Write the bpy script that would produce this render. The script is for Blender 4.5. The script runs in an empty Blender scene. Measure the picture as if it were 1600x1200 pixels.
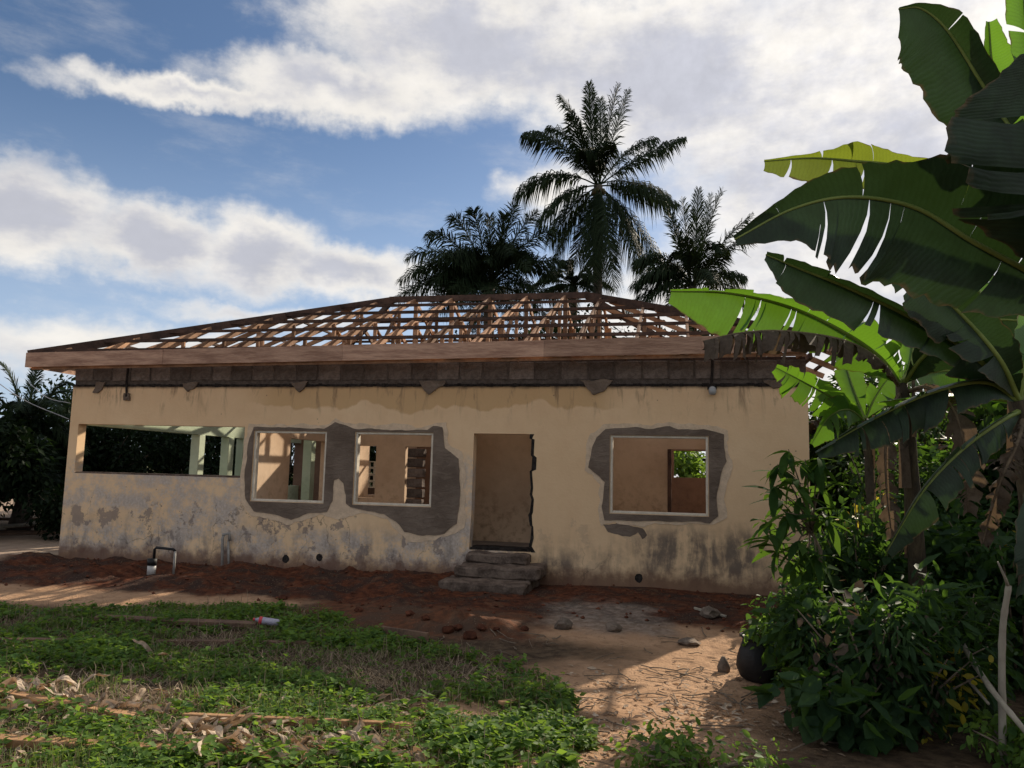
import bpy, bmesh, math, random
import numpy as np
from mathutils import Vector, Matrix, noise as mnoise
from mathutils.geometry import delaunay_2d_cdt

scene = bpy.context.scene
COL = scene.collection
rng = np.random.default_rng(7)
random.seed(7)

# ------------------------------------------------------------------ camera
# house frame: facade in the plane y = 0, x runs 0..14 m along it, z up
FOC = 1200.0                                   # focal length in photo pixels (1600 x 1200)
CAM = np.array([11.947, -13.179, 1.8755])
PITCH, ROLL, YAW = (math.radians(a) for a in (6.5548, 1.3492, -12.355))
FW = np.array([math.sin(YAW) * math.cos(PITCH), math.cos(YAW) * math.cos(PITCH), math.sin(PITCH)])
_r = np.array([math.cos(YAW), -math.sin(YAW), 0.0])
_u = np.cross(_r, FW)
CR = math.cos(ROLL) * _r + math.sin(ROLL) * _u
CU = -math.sin(ROLL) * _r + math.cos(ROLL) * _u
cam_data = bpy.data.cameras.new('camera')
cam = bpy.data.objects.new('camera', cam_data)
COL.objects.link(cam)
cam_data.sensor_fit = 'HORIZONTAL'
cam_data.sensor_width = 36.0
cam_data.lens = FOC / 1600.0 * 36.0
cam_data.clip_start = 0.05
cam_data.clip_end = 3000.0
M = Matrix.Identity(4)
for i in range(3):
    M[i][0], M[i][1], M[i][2], M[i][3] = CR[i], CU[i], -FW[i], CAM[i]
cam.matrix_world = M
scene.camera = cam

# survey helpers: turn a bearing of the photograph into a point of the place
def ray(px, py): return FW + CR * (px - 800) / FOC + CU * (600 - py) / FOC
def at(px, py, d): return CAM + ray(px, py) * d
def ony(px, py, y=0.0):
    d = ray(px, py); return CAM + d * ((y - CAM[1]) / d[1])
def onz(px, py, z=0.0):
    d = ray(px, py); return CAM + d * ((z - CAM[2]) / d[2])

# ------------------------------------------------------------------ light
SUN_EL = math.radians(29.5)
SUN_AZ = math.radians(26.5)                    # from +Y (behind the house) towards +X
sun_dir = Vector((math.sin(SUN_AZ) * math.cos(SUN_EL), math.cos(SUN_AZ) * math.cos(SUN_EL), math.sin(SUN_EL)))
sd = bpy.data.lights.new('sun', 'SUN')
sd.energy = 3.0
sd.angle = math.radians(0.55)
sd.color = (1.0, 0.87, 0.70)
so = bpy.data.objects.new('sun', sd)
COL.objects.link(so)
so.rotation_euler = sun_dir.to_track_quat('Z', 'Y').to_euler()
so.location = (20, 20, 20)

vs = scene.view_settings
vs.view_transform = 'Standard'
vs.look = 'None'
vs.exposure = 1.12
vs.gamma = 1.0
vs.use_curve_mapping = False
scene.cycles.use_denoising = True
scene.cycles.max_bounces = 8
scene.cycles.diffuse_bounces = 3
scene.cycles.glossy_bounces = 2
scene.cycles.transmission_bounces = 4
scene.cycles.transparent_max_bounces = 8
scene.cycles.caustics_reflective = False
scene.cycles.caustics_refractive = False


class NT:
    """tiny node-tree builder"""
    def __init__(s, tree):
        s.t = tree; s.n = tree.nodes; s.l = tree.links
    def put(s, inp, v):
        if v is None: return
        if hasattr(v, 'is_output') or isinstance(v, bpy.types.NodeSocket): s.l.new(v, inp)
        else: inp.default_value = v
    def node(s, typ, ins=None, **kw):
        n = s.n.new(typ)
        for k, v in kw.items(): setattr(n, k, v)
        for k, v in (ins or {}).items(): s.put(n.inputs[k], v)
        return n
    def m(s, op, a, b=None, c=None, clamp=False):
        n = s.n.new('ShaderNodeMath'); n.operation = op; n.use_clamp = clamp
        s.put(n.inputs[0], a); s.put(n.inputs[1], b); s.put(n.inputs[2], c)
        return n.outputs[0]
    def vm(s, op, a, b=None, scale=None):
        n = s.n.new('ShaderNodeVectorMath'); n.operation = op
        s.put(n.inputs[0], a); s.put(n.inputs[1], b)
        if scale is not None: s.put(n.inputs['Scale'], scale)
        return n.outputs['Value'] if op in ('LENGTH', 'DOT_PRODUCT', 'DISTANCE') else n.outputs[0]
    def ss(s, v, lo, hi, a=0.0, b=1.0, mode='SMOOTHSTEP'):
        n = s.n.new('ShaderNodeMapRange'); n.interpolation_type = mode
        s.put(n.inputs[0], v); n.inputs[1].default_value = lo; n.inputs[2].default_value = hi
        n.inputs[3].default_value = a; n.inputs[4].default_value = b
        return n.outputs[0]
    def mix(s, f, a, b, blend='MIX'):
        n = s.n.new('ShaderNodeMix'); n.data_type = 'RGBA'; n.blend_type = blend
        s.put(n.inputs[0], f)
        for i, v in ((6, a), (7, b)):
            if isinstance(v, tuple) and len(v) == 3: v = v + (1.0,)
            s.put(n.inputs[i], v)
        return n.outputs[2]
    def noise(s, vec, scale, detail=4.0, rough=0.55, dist=0.0, col=False):
        n = s.n.new('ShaderNodeTexNoise')
        s.put(n.inputs['Vector'], vec); s.put(n.inputs['Scale'], scale)
        n.inputs['Detail'].default_value = detail; n.inputs['Roughness'].default_value = rough
        n.inputs['Distortion'].default_value = dist
        return n.outputs['Color'] if col else n.outputs['Fac']
    def sep(s, vec):
        n = s.n.new('ShaderNodeSeparateXYZ'); s.put(n.inputs[0], vec); return n.outputs
    def comb(s, x, y, z=0.0):
        n = s.n.new('ShaderNodeCombineXYZ')
        s.put(n.inputs[0], x); s.put(n.inputs[1], y); s.put(n.inputs[2], z); return n.outputs[0]
    def mapping(s, vec, loc=(0, 0, 0), rot=(0, 0, 0), scale=(1, 1, 1), typ='POINT'):
        n = s.n.new('ShaderNodeMapping'); n.vector_type = typ
        s.put(n.inputs['Vector'], vec)
        n.inputs['Location'].default_value = loc; n.inputs['Rotation'].default_value = rot
        n.inputs['Scale'].default_value = scale
        return n.outputs[0]
    def ramp(s, f, stops):
        n = s.n.new('ShaderNodeValToRGB'); s.put(n.inputs[0], f)
        e = n.color_ramp.elements
        while len(e) < len(stops): e.new(0.5)
        for k, (p, c) in zip(e, stops): k.position = p; k.color = tuple(c) + (1.0,)
        return n.outputs[0]

# ------------------------------------------------------------------ world: clear sky with clouds
world = bpy.data.worlds.new('World')
scene.world = world
world.use_nodes = True
T = NT(world.node_tree)
T.n.clear()
sky = T.node('ShaderNodeTexSky', sky_type='NISHITA')
sky.sun_disc = False
sky.sun_elevation = SUN_EL
sky.sun_rotation = SUN_AZ
sky.altitude = 50.0
sky.air_density = 1.0
sky.dust_density = 0.7
sky.ozone_density = 4.0
direction = T.node('ShaderNodeTexCoord').outputs['Generated']
dx, dy, dz = T.sep(direction)
az = T.m('MULTIPLY', T.m('ARCTAN2', dx, dy), 57.2958)
el = T.m('MULTIPLY', T.m('ARCSINE', dz), 57.2958)
uv = T.comb(az, el, 0.0)
# billowy break-up of the outlines, in degrees
w1 = T.vm('SUBTRACT', T.noise(uv, 0.11, 6, 0.58, col=True), (0.5, 0.5, 0.5))
w2 = T.vm('SUBTRACT', T.noise(uv, 0.45, 4, 0.55, col=True), (0.5, 0.5, 0.5))
uvw = T.vm('ADD', T.vm('ADD', uv, T.vm('MULTIPLY', w1, (5.0, 2.8, 0.0))), T.vm('MULTIPLY', w2, (2.6, 2.3, 0.0)))
# large cloud bodies: centre az/el, half axes, tilt, strength
bodies = [(-36.0, 24.9, 10.5, 1.15, 4, 0.9), (-26, 26.6, 11, 2.5, 3, 1.0), (-15, 30.5, 17, 5.2, -3, 1.15), (-1, 28, 14, 7, -8, 1.15),
          (-45.5, 15.6, 5.5, 3.9, 0, 1.15), (-38.5, 14.8, 5.5, 3.1, 0, 1.1), (-31.0, 15.0, 5.5, 3.6, 0, 1.15), (-24.5, 14.2, 8.5, 2.3, -5, 1.0), (-53, 15, 8, 3.6, 0, 1.1),
          (-38, 7.5, 15, 2.4, 0, 0.7), (-30, 10.6, 9, 0.9, -2, 0.6), (14, 22, 17, 16, 0, 1.2), (6, 10, 20, 8, 0, 1.0), (-9, 21.0, 5, 2.2, 10, 0.6)]
F = None
for a0, e0, ra, re, tilt, gain in bodies:
    q = T.mapping(uvw, (a0, e0, 0), (0, 0, math.radians(tilt)), (ra, re, 1), 'TEXTURE')
    v = T.m('MULTIPLY', T.m('SUBTRACT', 1.0, T.vm('LENGTH', q)), gain)
    F = v if F is None else T.m('SMOOTH_MAX', F, v, 0.18)
# the rest of the sky carries a like cloud field, its cover raised to light the facade
drift = T.noise(T.mapping(direction, (3.1, 1.7, 0.4), (0, 0, 0), (1, 1, 2.4)), 1.7, 5, 0.55)
away = T.ss(T.m('ABSOLUTE', T.m('ADD', az, 13.0)), 38.0, 52.0)
away = T.m('MAXIMUM', away, T.ss(el, 38.0, 50.0))
F = T.m('MAXIMUM', F, T.m('SUBTRACT', T.m('MULTIPLY', T.m('SUBTRACT', drift, 0.41), 3.2), T.m('MULTIPLY', T.m('SUBTRACT', 1.0, away), 3.0)))
fine = T.noise(T.mapping(uv, (0, 0, 0), (0, 0, 0.12), (0.7, 1.25, 1)), 0.33, 8, 0.62)
Fd = T.m('ADD', F, T.m('MULTIPLY', T.m('SUBTRACT', fine, 0.5), 0.8))
dens = T.ss(Fd, -0.16, 0.50)
wisps = T.m('MULTIPLY', T.ss(T.noise(T.mapping(uv, (9, 4, 0), (0, 0, 0.1), (0.35, 1.0, 1)), 0.22, 7, 0.65), 0.47, 0.80), 0.30)
dens = T.m('MAXIMUM', dens, wisps)
# thick middles are greyer than the sunlit rims; towards the sun everything brightens
mott = T.noise(T.mapping(uv, (5, 2, 0), (0, 0, -0.25), (0.55, 1.2, 1)), 0.12, 6, 0.6)
core = T.ss(T.m('ADD', Fd, T.m('MULTIPLY', T.m('SUBTRACT', mott, 0.5), 2.4)), 0.25, 0.95)
ccol = T.mix(core, (0.43, 0.41, 0.38), (0.258, 0.26, 0.286))
tex = T.m('ADD', 0.80, T.m('ADD', T.m('MULTIPLY', fine, 0.22), T.m('MULTIPLY', T.noise(uv, 0.16, 5, 0.6), 0.18)))
ccol = T.mix(1.0, ccol, T.comb(tex, tex, tex), 'MULTIPLY')
cosg = T.vm('DOT_PRODUCT', direction, tuple(sun_dir))
near = T.m('POWER', T.m('MAXIMUM', cosg, 0.0), 5.0)
puff = T.noise(uv, 0.75, 5, 0.6)
glow = T.m('ADD', T.m('MULTIPLY', near, 0.16), T.m('MULTIPLY', T.m('MULTIPLY', near, T.m('SUBTRACT', puff, 0.5)), 0.45))
ccol = T.mix(1.0, ccol, T.comb(T.m('ADD', 1.0, glow), T.m('ADD', 1.0, glow), T.m('ADD', 1.0, glow)), 'MULTIPLY')
skyc = T.vm('SCALE', sky.outputs[0], scale=0.044)
lowhaze = T.ss(el, 26.0, 2.0, 0.0, 0.55)
skyc = T.mix(lowhaze, skyc, (0.285, 0.345, 0.45))
final = T.mix(T.m('MULTIPLY', dens, 0.94), skyc, ccol)
bg = T.node('ShaderNodeBackground', {'Color': final, 'Strength': 1.0})
out = T.node('ShaderNodeOutputWorld')
T.l.new(bg.outputs[0], out.inputs[0])

# ------------------------------------------------------------------ materials
MATS = {}
def newmat(name):
    m = bpy.data.materials.new(name); m.use_nodes = True
    m.node_tree.nodes.clear(); MATS[name] = m
    return m, NT(m.node_tree)
def finish(T, shader, disp=None):
    o = T.node('ShaderNodeOutputMaterial'); T.l.new(shader, o.inputs[0])
def bsdf(T, col, rough=0.9, spec=0.25, normal=None, **kw):
    n = T.node('ShaderNodeBsdfPrincipled')
    if isinstance(col, tuple) and len(col) == 3: col = col + (1.0,)
    T.put(n.inputs['Base Color'], col); T.put(n.inputs['Roughness'], rough)
    T.put(n.inputs['Specular IOR Level'], spec)
    if normal is not None: T.put(n.inputs['Normal'], normal)
    for k, v in kw.items(): T.put(n.inputs[k], v)
    return n.outputs[0]
def bump(T, h, strength=0.5, dist=0.02):
    n = T.node('ShaderNodeBump', {'Height': h, 'Strength': strength, 'Distance': dist}); return n.outputs[0]
def objco(T): return T.node('ShaderNodeTexCoord').outputs['Object']
def worldco(T): return T.node('ShaderNodeNewGeometry').outputs['Position']

def simple(name, a, b, scale=8.0, rough=0.85, bumps=0.4, spec=0.2, stretch=(1, 1, 1), metal=0.0, rand=0.0, co=None):
    m, T = newmat(name)
    c = T.mapping(objco(T) if co is None else worldco(T), (0, 0, 0), (0, 0, 0), stretch)
    n1 = T.noise(c, scale, 6, 0.6); n2 = T.noise(c, scale * 6, 4, 0.6)
    f = T.ss(T.m('ADD', T.m('MULTIPLY', n1, 0.7), T.m('MULTIPLY', n2, 0.3)), 0.33, 0.67)
    colr = T.mix(f, a, b)
    if rand:
        r = T.node('ShaderNodeObjectInfo').outputs['Random']
        v = T.m('ADD', 1.0 - rand, T.m('MULTIPLY', r, 2 * rand))
        colr = T.mix(1.0, colr, T.comb(v, v, v), 'MULTIPLY')
    finish(T, bsdf(T, colr, rough, spec, bump(T, T.m('ADD', n1, T.m('MULTIPLY', n2, 0.5)), bumps, 0.02), Metallic=metal))
    return m

def leafmat(name, dark, light, trans, tw=0.45, rough=0.45, spec=0.35, veins=False):
    m, T = newmat(name)
    a = T.node('ShaderNodeAttribute', attribute_name='tint').outputs['Fac']
    c = T.mix(a, dark, light)
    tc = T.mix(a, tuple(x * 0.75 for x in trans), trans)
    mo = T.noise(worldco(T), 26.0, 4, 0.65)
    c = T.mix(T.ss(mo, 0.42, 0.72, 0, 0.55), c, tuple(v * 0.45 for v in dark)); c = T.mix(T.ss(mo, 0.42, 0.25, 0, 0.35), c, tuple(v * 1.5 for v in light))
    nrm = None
    if veins:
        uvn = T.node('ShaderNodeUVMap', uv_map='UVMap').outputs[0]
        x, y, _ = T.sep(uvn)
        wv = T.m('SINE', T.m('ADD', T.m('MULTIPLY', x, 420.0), T.m('MULTIPLY', T.noise(uvn, 6, 3), 9.0)))
        n = T.noise(worldco(T), 9, 4)
        c = T.mix(T.ss(n, 0.35, 0.75), c, tuple(v * 1.55 for v in light))
        c = T.mix(T.ss(wv, 0.2, 1.0, 0, 0.25), c, tuple(v * 0.6 for v in dark))
        tc = T.mix(T.ss(wv, 0.0, 1.0, 0, 0.35), tc, tuple(v * 0.72 for v in trans))
        # brown dried margins and spots on the blade
        edge = T.ss(T.m('ADD', y, T.m('MULTIPLY', T.noise(worldco(T), 14, 5), 0.25)), 1.06, 1.16)
        c = T.mix(edge, c, (0.12, 0.085, 0.04)); tc = T.mix(edge, tc, (0.10, 0.06, 0.02))
        nrm = bump(T, wv, 0.12, 0.004)
    p = bsdf(T, c, rough, spec, nrm)
    t = T.node('ShaderNodeBsdfTranslucent', {'Color': tuple(tc) + (1,) if isinstance(tc, tuple) else tc}).outputs[0]
    mx = T.node('ShaderNodeMixShader'); mx.inputs[0].default_value = tw
    T.l.new(p, mx.inputs[1]); T.l.new(t, mx.inputs[2])
    finish(T, mx.outputs[0])
    return m

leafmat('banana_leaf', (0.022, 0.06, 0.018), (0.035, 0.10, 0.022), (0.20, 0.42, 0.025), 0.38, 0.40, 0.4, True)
leafmat('banana_leaf_shaded', (0.012, 0.024, 0.014), (0.018, 0.036, 0.018), (0.05, 0.11, 0.02), 0.13, 0.5, 0.3, True)  # self-shadowing of the near leaves put into a darker base colour
leafmat('banana_leaf_old', (0.03, 0.055, 0.02), (0.07, 0.10, 0.025), (0.30, 0.38, 0.03), 0.35, 0.5, 0.3, True)
leafmat('dry_blade', (0.05, 0.04, 0.032), (0.15, 0.118, 0.09), (0.18, 0.12, 0.07), 0.25, 0.9, 0.1)
leafmat('palm_leaf', (0.014, 0.026, 0.013), (0.032, 0.05, 0.022), (0.04, 0.06, 0.015), 0.12, 0.65, 0.08)
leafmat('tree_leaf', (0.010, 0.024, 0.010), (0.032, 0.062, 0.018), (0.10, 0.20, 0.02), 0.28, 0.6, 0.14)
leafmat('tree_leaf_shaded', (0.005, 0.012, 0.006), (0.016, 0.030, 0.012), (0.04, 0.08, 0.015), 0.16, 0.65, 0.10)  # darker tree leaf; shade of the dense growth is in its colour
leafmat('bush_leaf', (0.018, 0.044, 0.020), (0.05, 0.098, 0.036), (0.14, 0.28, 0.03), 0.30, 0.62, 0.12)
leafmat('mango_leaf', (0.022, 0.055, 0.02), (0.055, 0.115, 0.03), (0.16, 0.30, 0.03), 0.34, 0.85, 0.03)
leafmat('weed_leaf', (0.026, 0.072, 0.02), (0.16, 0.265, 0.055), (0.30, 0.48, 0.05), 0.38, 0.6, 0.14)
leafmat('grass_blade', (0.05, 0.085, 0.025), (0.20, 0.22, 0.08), (0.26, 0.34, 0.07), 0.35, 0.6, 0.2)
leafmat('yellow_leaf', (0.30, 0.26, 0.03), (0.50, 0.40, 0.05), (0.60, 0.50, 0.04), 0.45, 0.5, 0.3)
leafmat('straw', (0.16, 0.12, 0.08), (0.38, 0.30, 0.21), (0.20, 0.15, 0.09), 0.2, 0.9, 0.1)
leafmat('dry_leaf', (0.22, 0.155, 0.105), (0.66, 0.54, 0.41), (0.35, 0.20, 0.10), 0.25, 0.85, 0.15)

simple('midrib', (0.16, 0.22, 0.05), (0.24, 0.30, 0.08), 5, 0.5, 0.1, 0.3)
simple('midrib_dry', (0.10, 0.075, 0.05), (0.2, 0.15, 0.1), 9, 0.8, 0.3)
simple('pseudostem', (0.028, 0.022, 0.017), (0.095, 0.075, 0.045), 3, 0.7, 0.6, 0.25, (5, 5, 0.8), co=1)
simple('bark', (0.06, 0.05, 0.04), (0.13, 0.11, 0.09), 6, 0.95, 0.8, 0.1, (1, 1, 0.3))
simple('palm_trunk', (0.07, 0.06, 0.05), (0.15, 0.13, 0.11), 5, 0.95, 0.8, 0.1, (0.5, 0.5, 3))
simple('twig', (0.10, 0.075, 0.055), (0.24, 0.19, 0.14), 10, 0.9, 0.4)
simple('timber_new', (0.23, 0.12, 0.07), (0.42, 0.25, 0.15), 3, 0.8, 0.4, 0.15, (1, 1, 1), rand=0.5)
simple('timber_dark', (0.04, 0.025, 0.02), (0.105, 0.062, 0.046), 3, 0.8, 0.3, 0.2, rand=0.25)
simple('fascia_timber', (0.27, 0.155, 0.11), (0.54, 0.345, 0.245), 2.6, 0.8, 0.5, 0.15, (0.5, 3, 4), rand=0.22)
simple('old_plank', (0.09, 0.06, 0.045), (0.20, 0.125, 0.085), 4, 0.85, 0.5, 0.15, (1, 1, 1))
simple('fresh_plank', (0.26, 0.14, 0.07), (0.42, 0.25, 0.13), 4, 0.8, 0.4, 0.2)
m_, T = newmat('cement')
_c = worldco(T); _a = T.noise(_c, 1.5, 6, 0.6); _t = T.noise(T.mapping(_c, (0, 0, 0), (0, 0.5, 0), (1.0, 1, 3.5)), 3.0, 5, 0.6, 1.2); _f = T.noise(_c, 30, 4, 0.6)
_col = T.mix(T.ss(_a, 0.35, 0.65), (0.13, 0.097, 0.075), (0.20, 0.155, 0.122)); _col = T.mix(T.ss(_t, 0.5, 0.75, 0, 0.45), _col, (0.27, 0.215, 0.168)); _col = T.mix(T.ss(_f, 0.55, 0.75, 0, 0.4), _col, (0.09, 0.07, 0.058))
finish(T, bsdf(T, _col, 0.93, 0.12, bump(T, T.m('ADD', T.m('MULTIPLY', _t, 0.8), T.m('MULTIPLY', _f, 0.3)), 0.8, 0.03)))
simple('cement_pale', (0.56, 0.425, 0.30), (0.74, 0.57, 0.405), 7, 0.95, 0.5, 0.1)
simple('block', (0.085, 0.068, 0.06), (0.175, 0.145, 0.128), 6, 0.97, 0.9, 0.08, rand=0.32)
simple('mortar', (0.07, 0.057, 0.05), (0.13, 0.108, 0.095), 12, 0.97, 0.9, 0.08)
simple('mould_edge', (0.012, 0.011, 0.011), (0.05, 0.042, 0.038), 14, 0.97, 0.9, 0.05)
simple('step_concrete', (0.065, 0.047, 0.038), (0.195, 0.148, 0.118), 5, 0.95, 0.9, 0.1)
simple('floor_concrete', (0.13, 0.11, 0.095), (0.24, 0.20, 0.17), 2, 0.95, 0.5, 0.1)
simple('frame_paint', (0.56, 0.50, 0.40), (0.74, 0.68, 0.57), 6, 0.55, 0.1, 0.3)
simple('pvc_white', (0.45, 0.44, 0.42), (0.62, 0.61, 0.58), 9, 0.5, 0.1, 0.4)
simple('pvc_grey', (0.22, 0.21, 0.195), (0.36, 0.34, 0.31), 9, 0.6, 0.2, 0.3)
simple('black_plastic', (0.006, 0.006, 0.007), (0.018, 0.017, 0.017), 9, 0.6, 0.3, 0.35)
simple('clod', (0.05, 0.021, 0.014), (0.13, 0.05, 0.03), 7, 0.98, 0.9, 0.05, rand=0.3)
simple('stone', (0.10, 0.078, 0.062), (0.22, 0.175, 0.14), 7, 0.95, 0.8, 0.1, rand=0.2)
simple('bamboo', (0.22, 0.19, 0.15), (0.38, 0.34, 0.27), 4, 0.6, 0.2, 0.3, (1, 1, 0.4))
simple('bottle_plastic', (0.26, 0.25, 0.33), (0.42, 0.40, 0.50), 12, 0.25, 0.3, 0.5)
simple('red_label', (0.45, 0.03, 0.05), (0.60, 0.06, 0.07), 15, 0.5, 0.1, 0.4)
simple('roof_sheet', (0.30, 0.30, 0.32), (0.48, 0.48, 0.50), 1.2, 0.5, 0.2, 0.4)
simple('grey_render', (0.13, 0.13, 0.135), (0.22, 0.22, 0.22), 2, 0.9, 0.3, 0.1)
simple('wire', (0.25, 0.25, 0.26), (0.36, 0.36, 0.37), 2, 0.5, 0.0, 0.4)
simple('lamp_glass', (0.25, 0.26, 0.27), (0.38, 0.39, 0.40), 8, 0.25, 0.1, 0.5)
simple('coconut', (0.05, 0.045, 0.02), (0.10, 0.085, 0.035), 3, 0.6, 0.2, 0.3)
simple('red_flower', (0.35, 0.05, 0.03), (0.55, 0.10, 0.06), 9, 0.6, 0.1, 0.2)

def box_mask(T, x, z, x0, x1, z0, z1, s=0.08):
    a = T.m('MULTIPLY', T.ss(x, x0 - s, x0 + s), T.ss(x, x1 + s, x1 - s))
    b = T.m('MULTIPLY', T.ss(z, z0 - s, z0 + s), T.ss(z, z1 + s, z1 - s))
    return T.m('MULTIPLY', a, b)

def make_facade():
    m, T = newmat('facade_paint')
    co = objco(T)
    wv = T.vm('SUBTRACT', T.noise(co, 2.3, 6, 0.62, col=True), (0.5, 0.5, 0.5))
    wc = T.vm('ADD', co, T.vm('MULTIPLY', wv, (0.75, 0.0, 0.55)))
    x, y, z = T.sep(wc)
    X, Y, Z = T.sep(co)
    big = T.noise(co, 0.55, 4, 0.5); mid = T.noise(co, 3.2, 7, 0.65); fine = T.noise(co, 22, 5, 0.65)
    streak = T.noise(T.mapping(co, (0, 0, 0), (0, 0, 0), (3.0, 1, 0.6)), 1.9, 7, 0.66, 0.6)
    base = T.mix(T.ss(big, 0.3, 0.7), (0.76, 0.535, 0.32), (0.82, 0.595, 0.37))
    base = T.mix(T.ss(mid, 0.35, 0.75, 0, 0.35), base, (0.66, 0.43, 0.245))
    # old water-stained band under the block course: scalloped, yellower
    scal = T.m('ADD', T.m('MULTIPLY', T.noise(T.comb(X, 0.0, 0.0), 0.9, 3, 0.5), 0.95), 2.52)
    st = T.m('MULTIPLY', T.ss(T.m('SUBTRACT', Z, T.m('ADD', scal, T.m('MULTIPLY', T.m('SUBTRACT', mid, 0.5), 0.18))), -0.015, 0.035), T.m('MULTIPLY', T.ss(X, 3.6, 4.6), T.ss(X, 11.2, 10.4)))
    base = T.mix(T.m('MULTIPLY', st, 0.8), base, (0.58, 0.375, 0.185))
    # whitewash / worn render low on the left and under the windows
    wl = box_mask(T, x, z, -0.5, 3.95, 0.98, 1.9, 0.12)
    wl = T.m('MAXIMUM', wl, box_mask(T, x, z, -0.5, 9.0, -0.3, 0.72, 0.14))
    wl = T.m('MAXIMUM', wl, box_mask(T, x, z, 1.6, 3.9, 0.2, 1.6, 0.18))
    wl = T.m('MAXIMUM', wl, box_mask(T, x, z, 7.6, 8.6, 0.2, 2.1, 0.12))
    wl = T.m('MULTIPLY', wl, T.ss(T.m('ADD', T.m('ADD', T.m('MULTIPLY', mid, 0.5), T.m('MULTIPLY', T.noise(T.mapping(co, (7, 0, 1)), 1.3, 7, 0.65), 0.6)), T.m('MULTIPLY', fine, 0.25)), 0.58, 0.74))
    white = T.mix(T.ss(fine, 0.35, 0.7), (0.40, 0.35, 0.315), (0.60, 0.53, 0.475))
    base = T.mix(T.m('MULTIPLY', wl, 0.88), base, white)
    # flaked areas that show the grey render below
    fl = T.ss(T.noise(T.mapping(co, (4, 0, 2)), 1.9, 8, 0.7), 0.55, 0.585)
    fl = T.m('MULTIPLY', fl, T.ss(z, 1.35, 1.0))
    fl = T.m('MULTIPLY', fl, T.ss(X, 9.6, 8.8, 0.25, 1.0))
    base = T.mix(T.m('MULTIPLY', fl, 0.75), base, (0.24, 0.195, 0.175))
    # black mould climbing from the ground, streaks
    md = T.m('ADD', T.m('MULTIPLY', streak, 0.55), T.m('MULTIPLY', mid, 0.45))
    mm = T.m('MULTIPLY', T.ss(md, 0.44, 0.68), T.ss(Z, 1.15, 0.25))
    patch = T.m('MULTIPLY', box_mask(T, x, z, 11.3, 13.2, 0.15, 1.0, 0.25), T.ss(md, 0.38, 0.58))
    patch = T.m('MAXIMUM', patch, T.m('MULTIPLY', box_mask(T, x, z, 9.5, 10.2, -0.2, 0.55, 0.2), T.ss(md, 0.36, 0.56)))
    mm = T.m('MAXIMUM', T.m('MULTIPLY', mm, 0.62), T.m('MULTIPLY', patch, 0.85))
    base = T.mix(mm, base, (0.115, 0.098, 0.09))
    # drips below the block course, dirty foot, fly specks
    dr = T.m('MULTIPLY', T.ss(streak, 0.52, 0.70), T.ss(Z, 2.6, 3.4, 0, 0.75))
    base = T.mix(dr, base, (0.17, 0.115, 0.075))
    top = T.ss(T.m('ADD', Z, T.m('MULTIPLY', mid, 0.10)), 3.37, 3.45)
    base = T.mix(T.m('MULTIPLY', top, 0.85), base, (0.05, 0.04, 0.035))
    foot = T.ss(T.m('SUBTRACT', Z, T.m('MULTIPLY', mid, 0.55)), 0.12, -0.18)
    base = T.mix(T.m('MULTIPLY', foot, 0.85), base, (0.17, 0.09, 0.06))
    vo = T.node('ShaderNodeTexVoronoi', {'Vector': co, 'Scale': 3.3}); spot = T.ss(vo.outputs['Distance'], 0.055, 0.03)
    base = T.mix(T.m('MULTIPLY', spot, 0.6), base, (0.14, 0.10, 0.07))
    ck = T.node('ShaderNodeTexVoronoi', {'Vector': T.vm('ADD', T.mapping(co, (0, 0, 0), (0, 0, 0), (1.3, 1, 0.55)), T.vm('SCALE', wv, scale=0.5)), 'Scale': 1.1}, feature='DISTANCE_TO_EDGE')
    crack = T.m('MULTIPLY', T.m('MULTIPLY', T.ss(ck.outputs['Distance'], 0.008, 0.002), T.ss(Z, 1.5, 0.9)), T.ss(big, 0.45, 0.6))
    base = T.mix(T.m('MULTIPLY', crack, 0.55), base, (0.07, 0.055, 0.045))
    h = T.m('SUBTRACT', T.m('ADD', T.m('MULTIPLY', mid, 0.6), T.m('MULTIPLY', fine, 0.4)), T.m('ADD', T.m('MULTIPLY', fl, 0.35), crack))
    finish(T, bsdf(T, base, 0.92, 0.15, bump(T, h, 0.55, 0.02)))
make_facade()

def wallmat(name, a, b, stain):
    m, T = newmat(name)
    co = worldco(T)
    n = T.noise(co, 1.1, 6, 0.6); k = T.noise(co, 7, 6, 0.65)
    c = T.mix(T.ss(n, 0.3, 0.7), a, b)
    z = T.sep(co)[2]
    c = T.mix(T.m('MULTIPLY', T.ss(k, 0.45, 0.72), T.ss(z, 1.9, 0.6, 0.15, 0.8)), c, stain)
    finish(T, bsdf(T, c, 0.93, 0.12, bump(T, k, 0.4, 0.015)))
wallmat('inner_wall', (0.52, 0.375, 0.255), (0.64, 0.48, 0.335), (0.24, 0.16, 0.10))
wallmat('green_wall', (0.40, 0.47, 0.33), (0.52, 0.58, 0.43), (0.25, 0.26, 0.20))
wallmat('brown_wall', (0.17, 0.105, 0.075), (0.24, 0.15, 0.105), (0.10, 0.065, 0.05))

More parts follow.
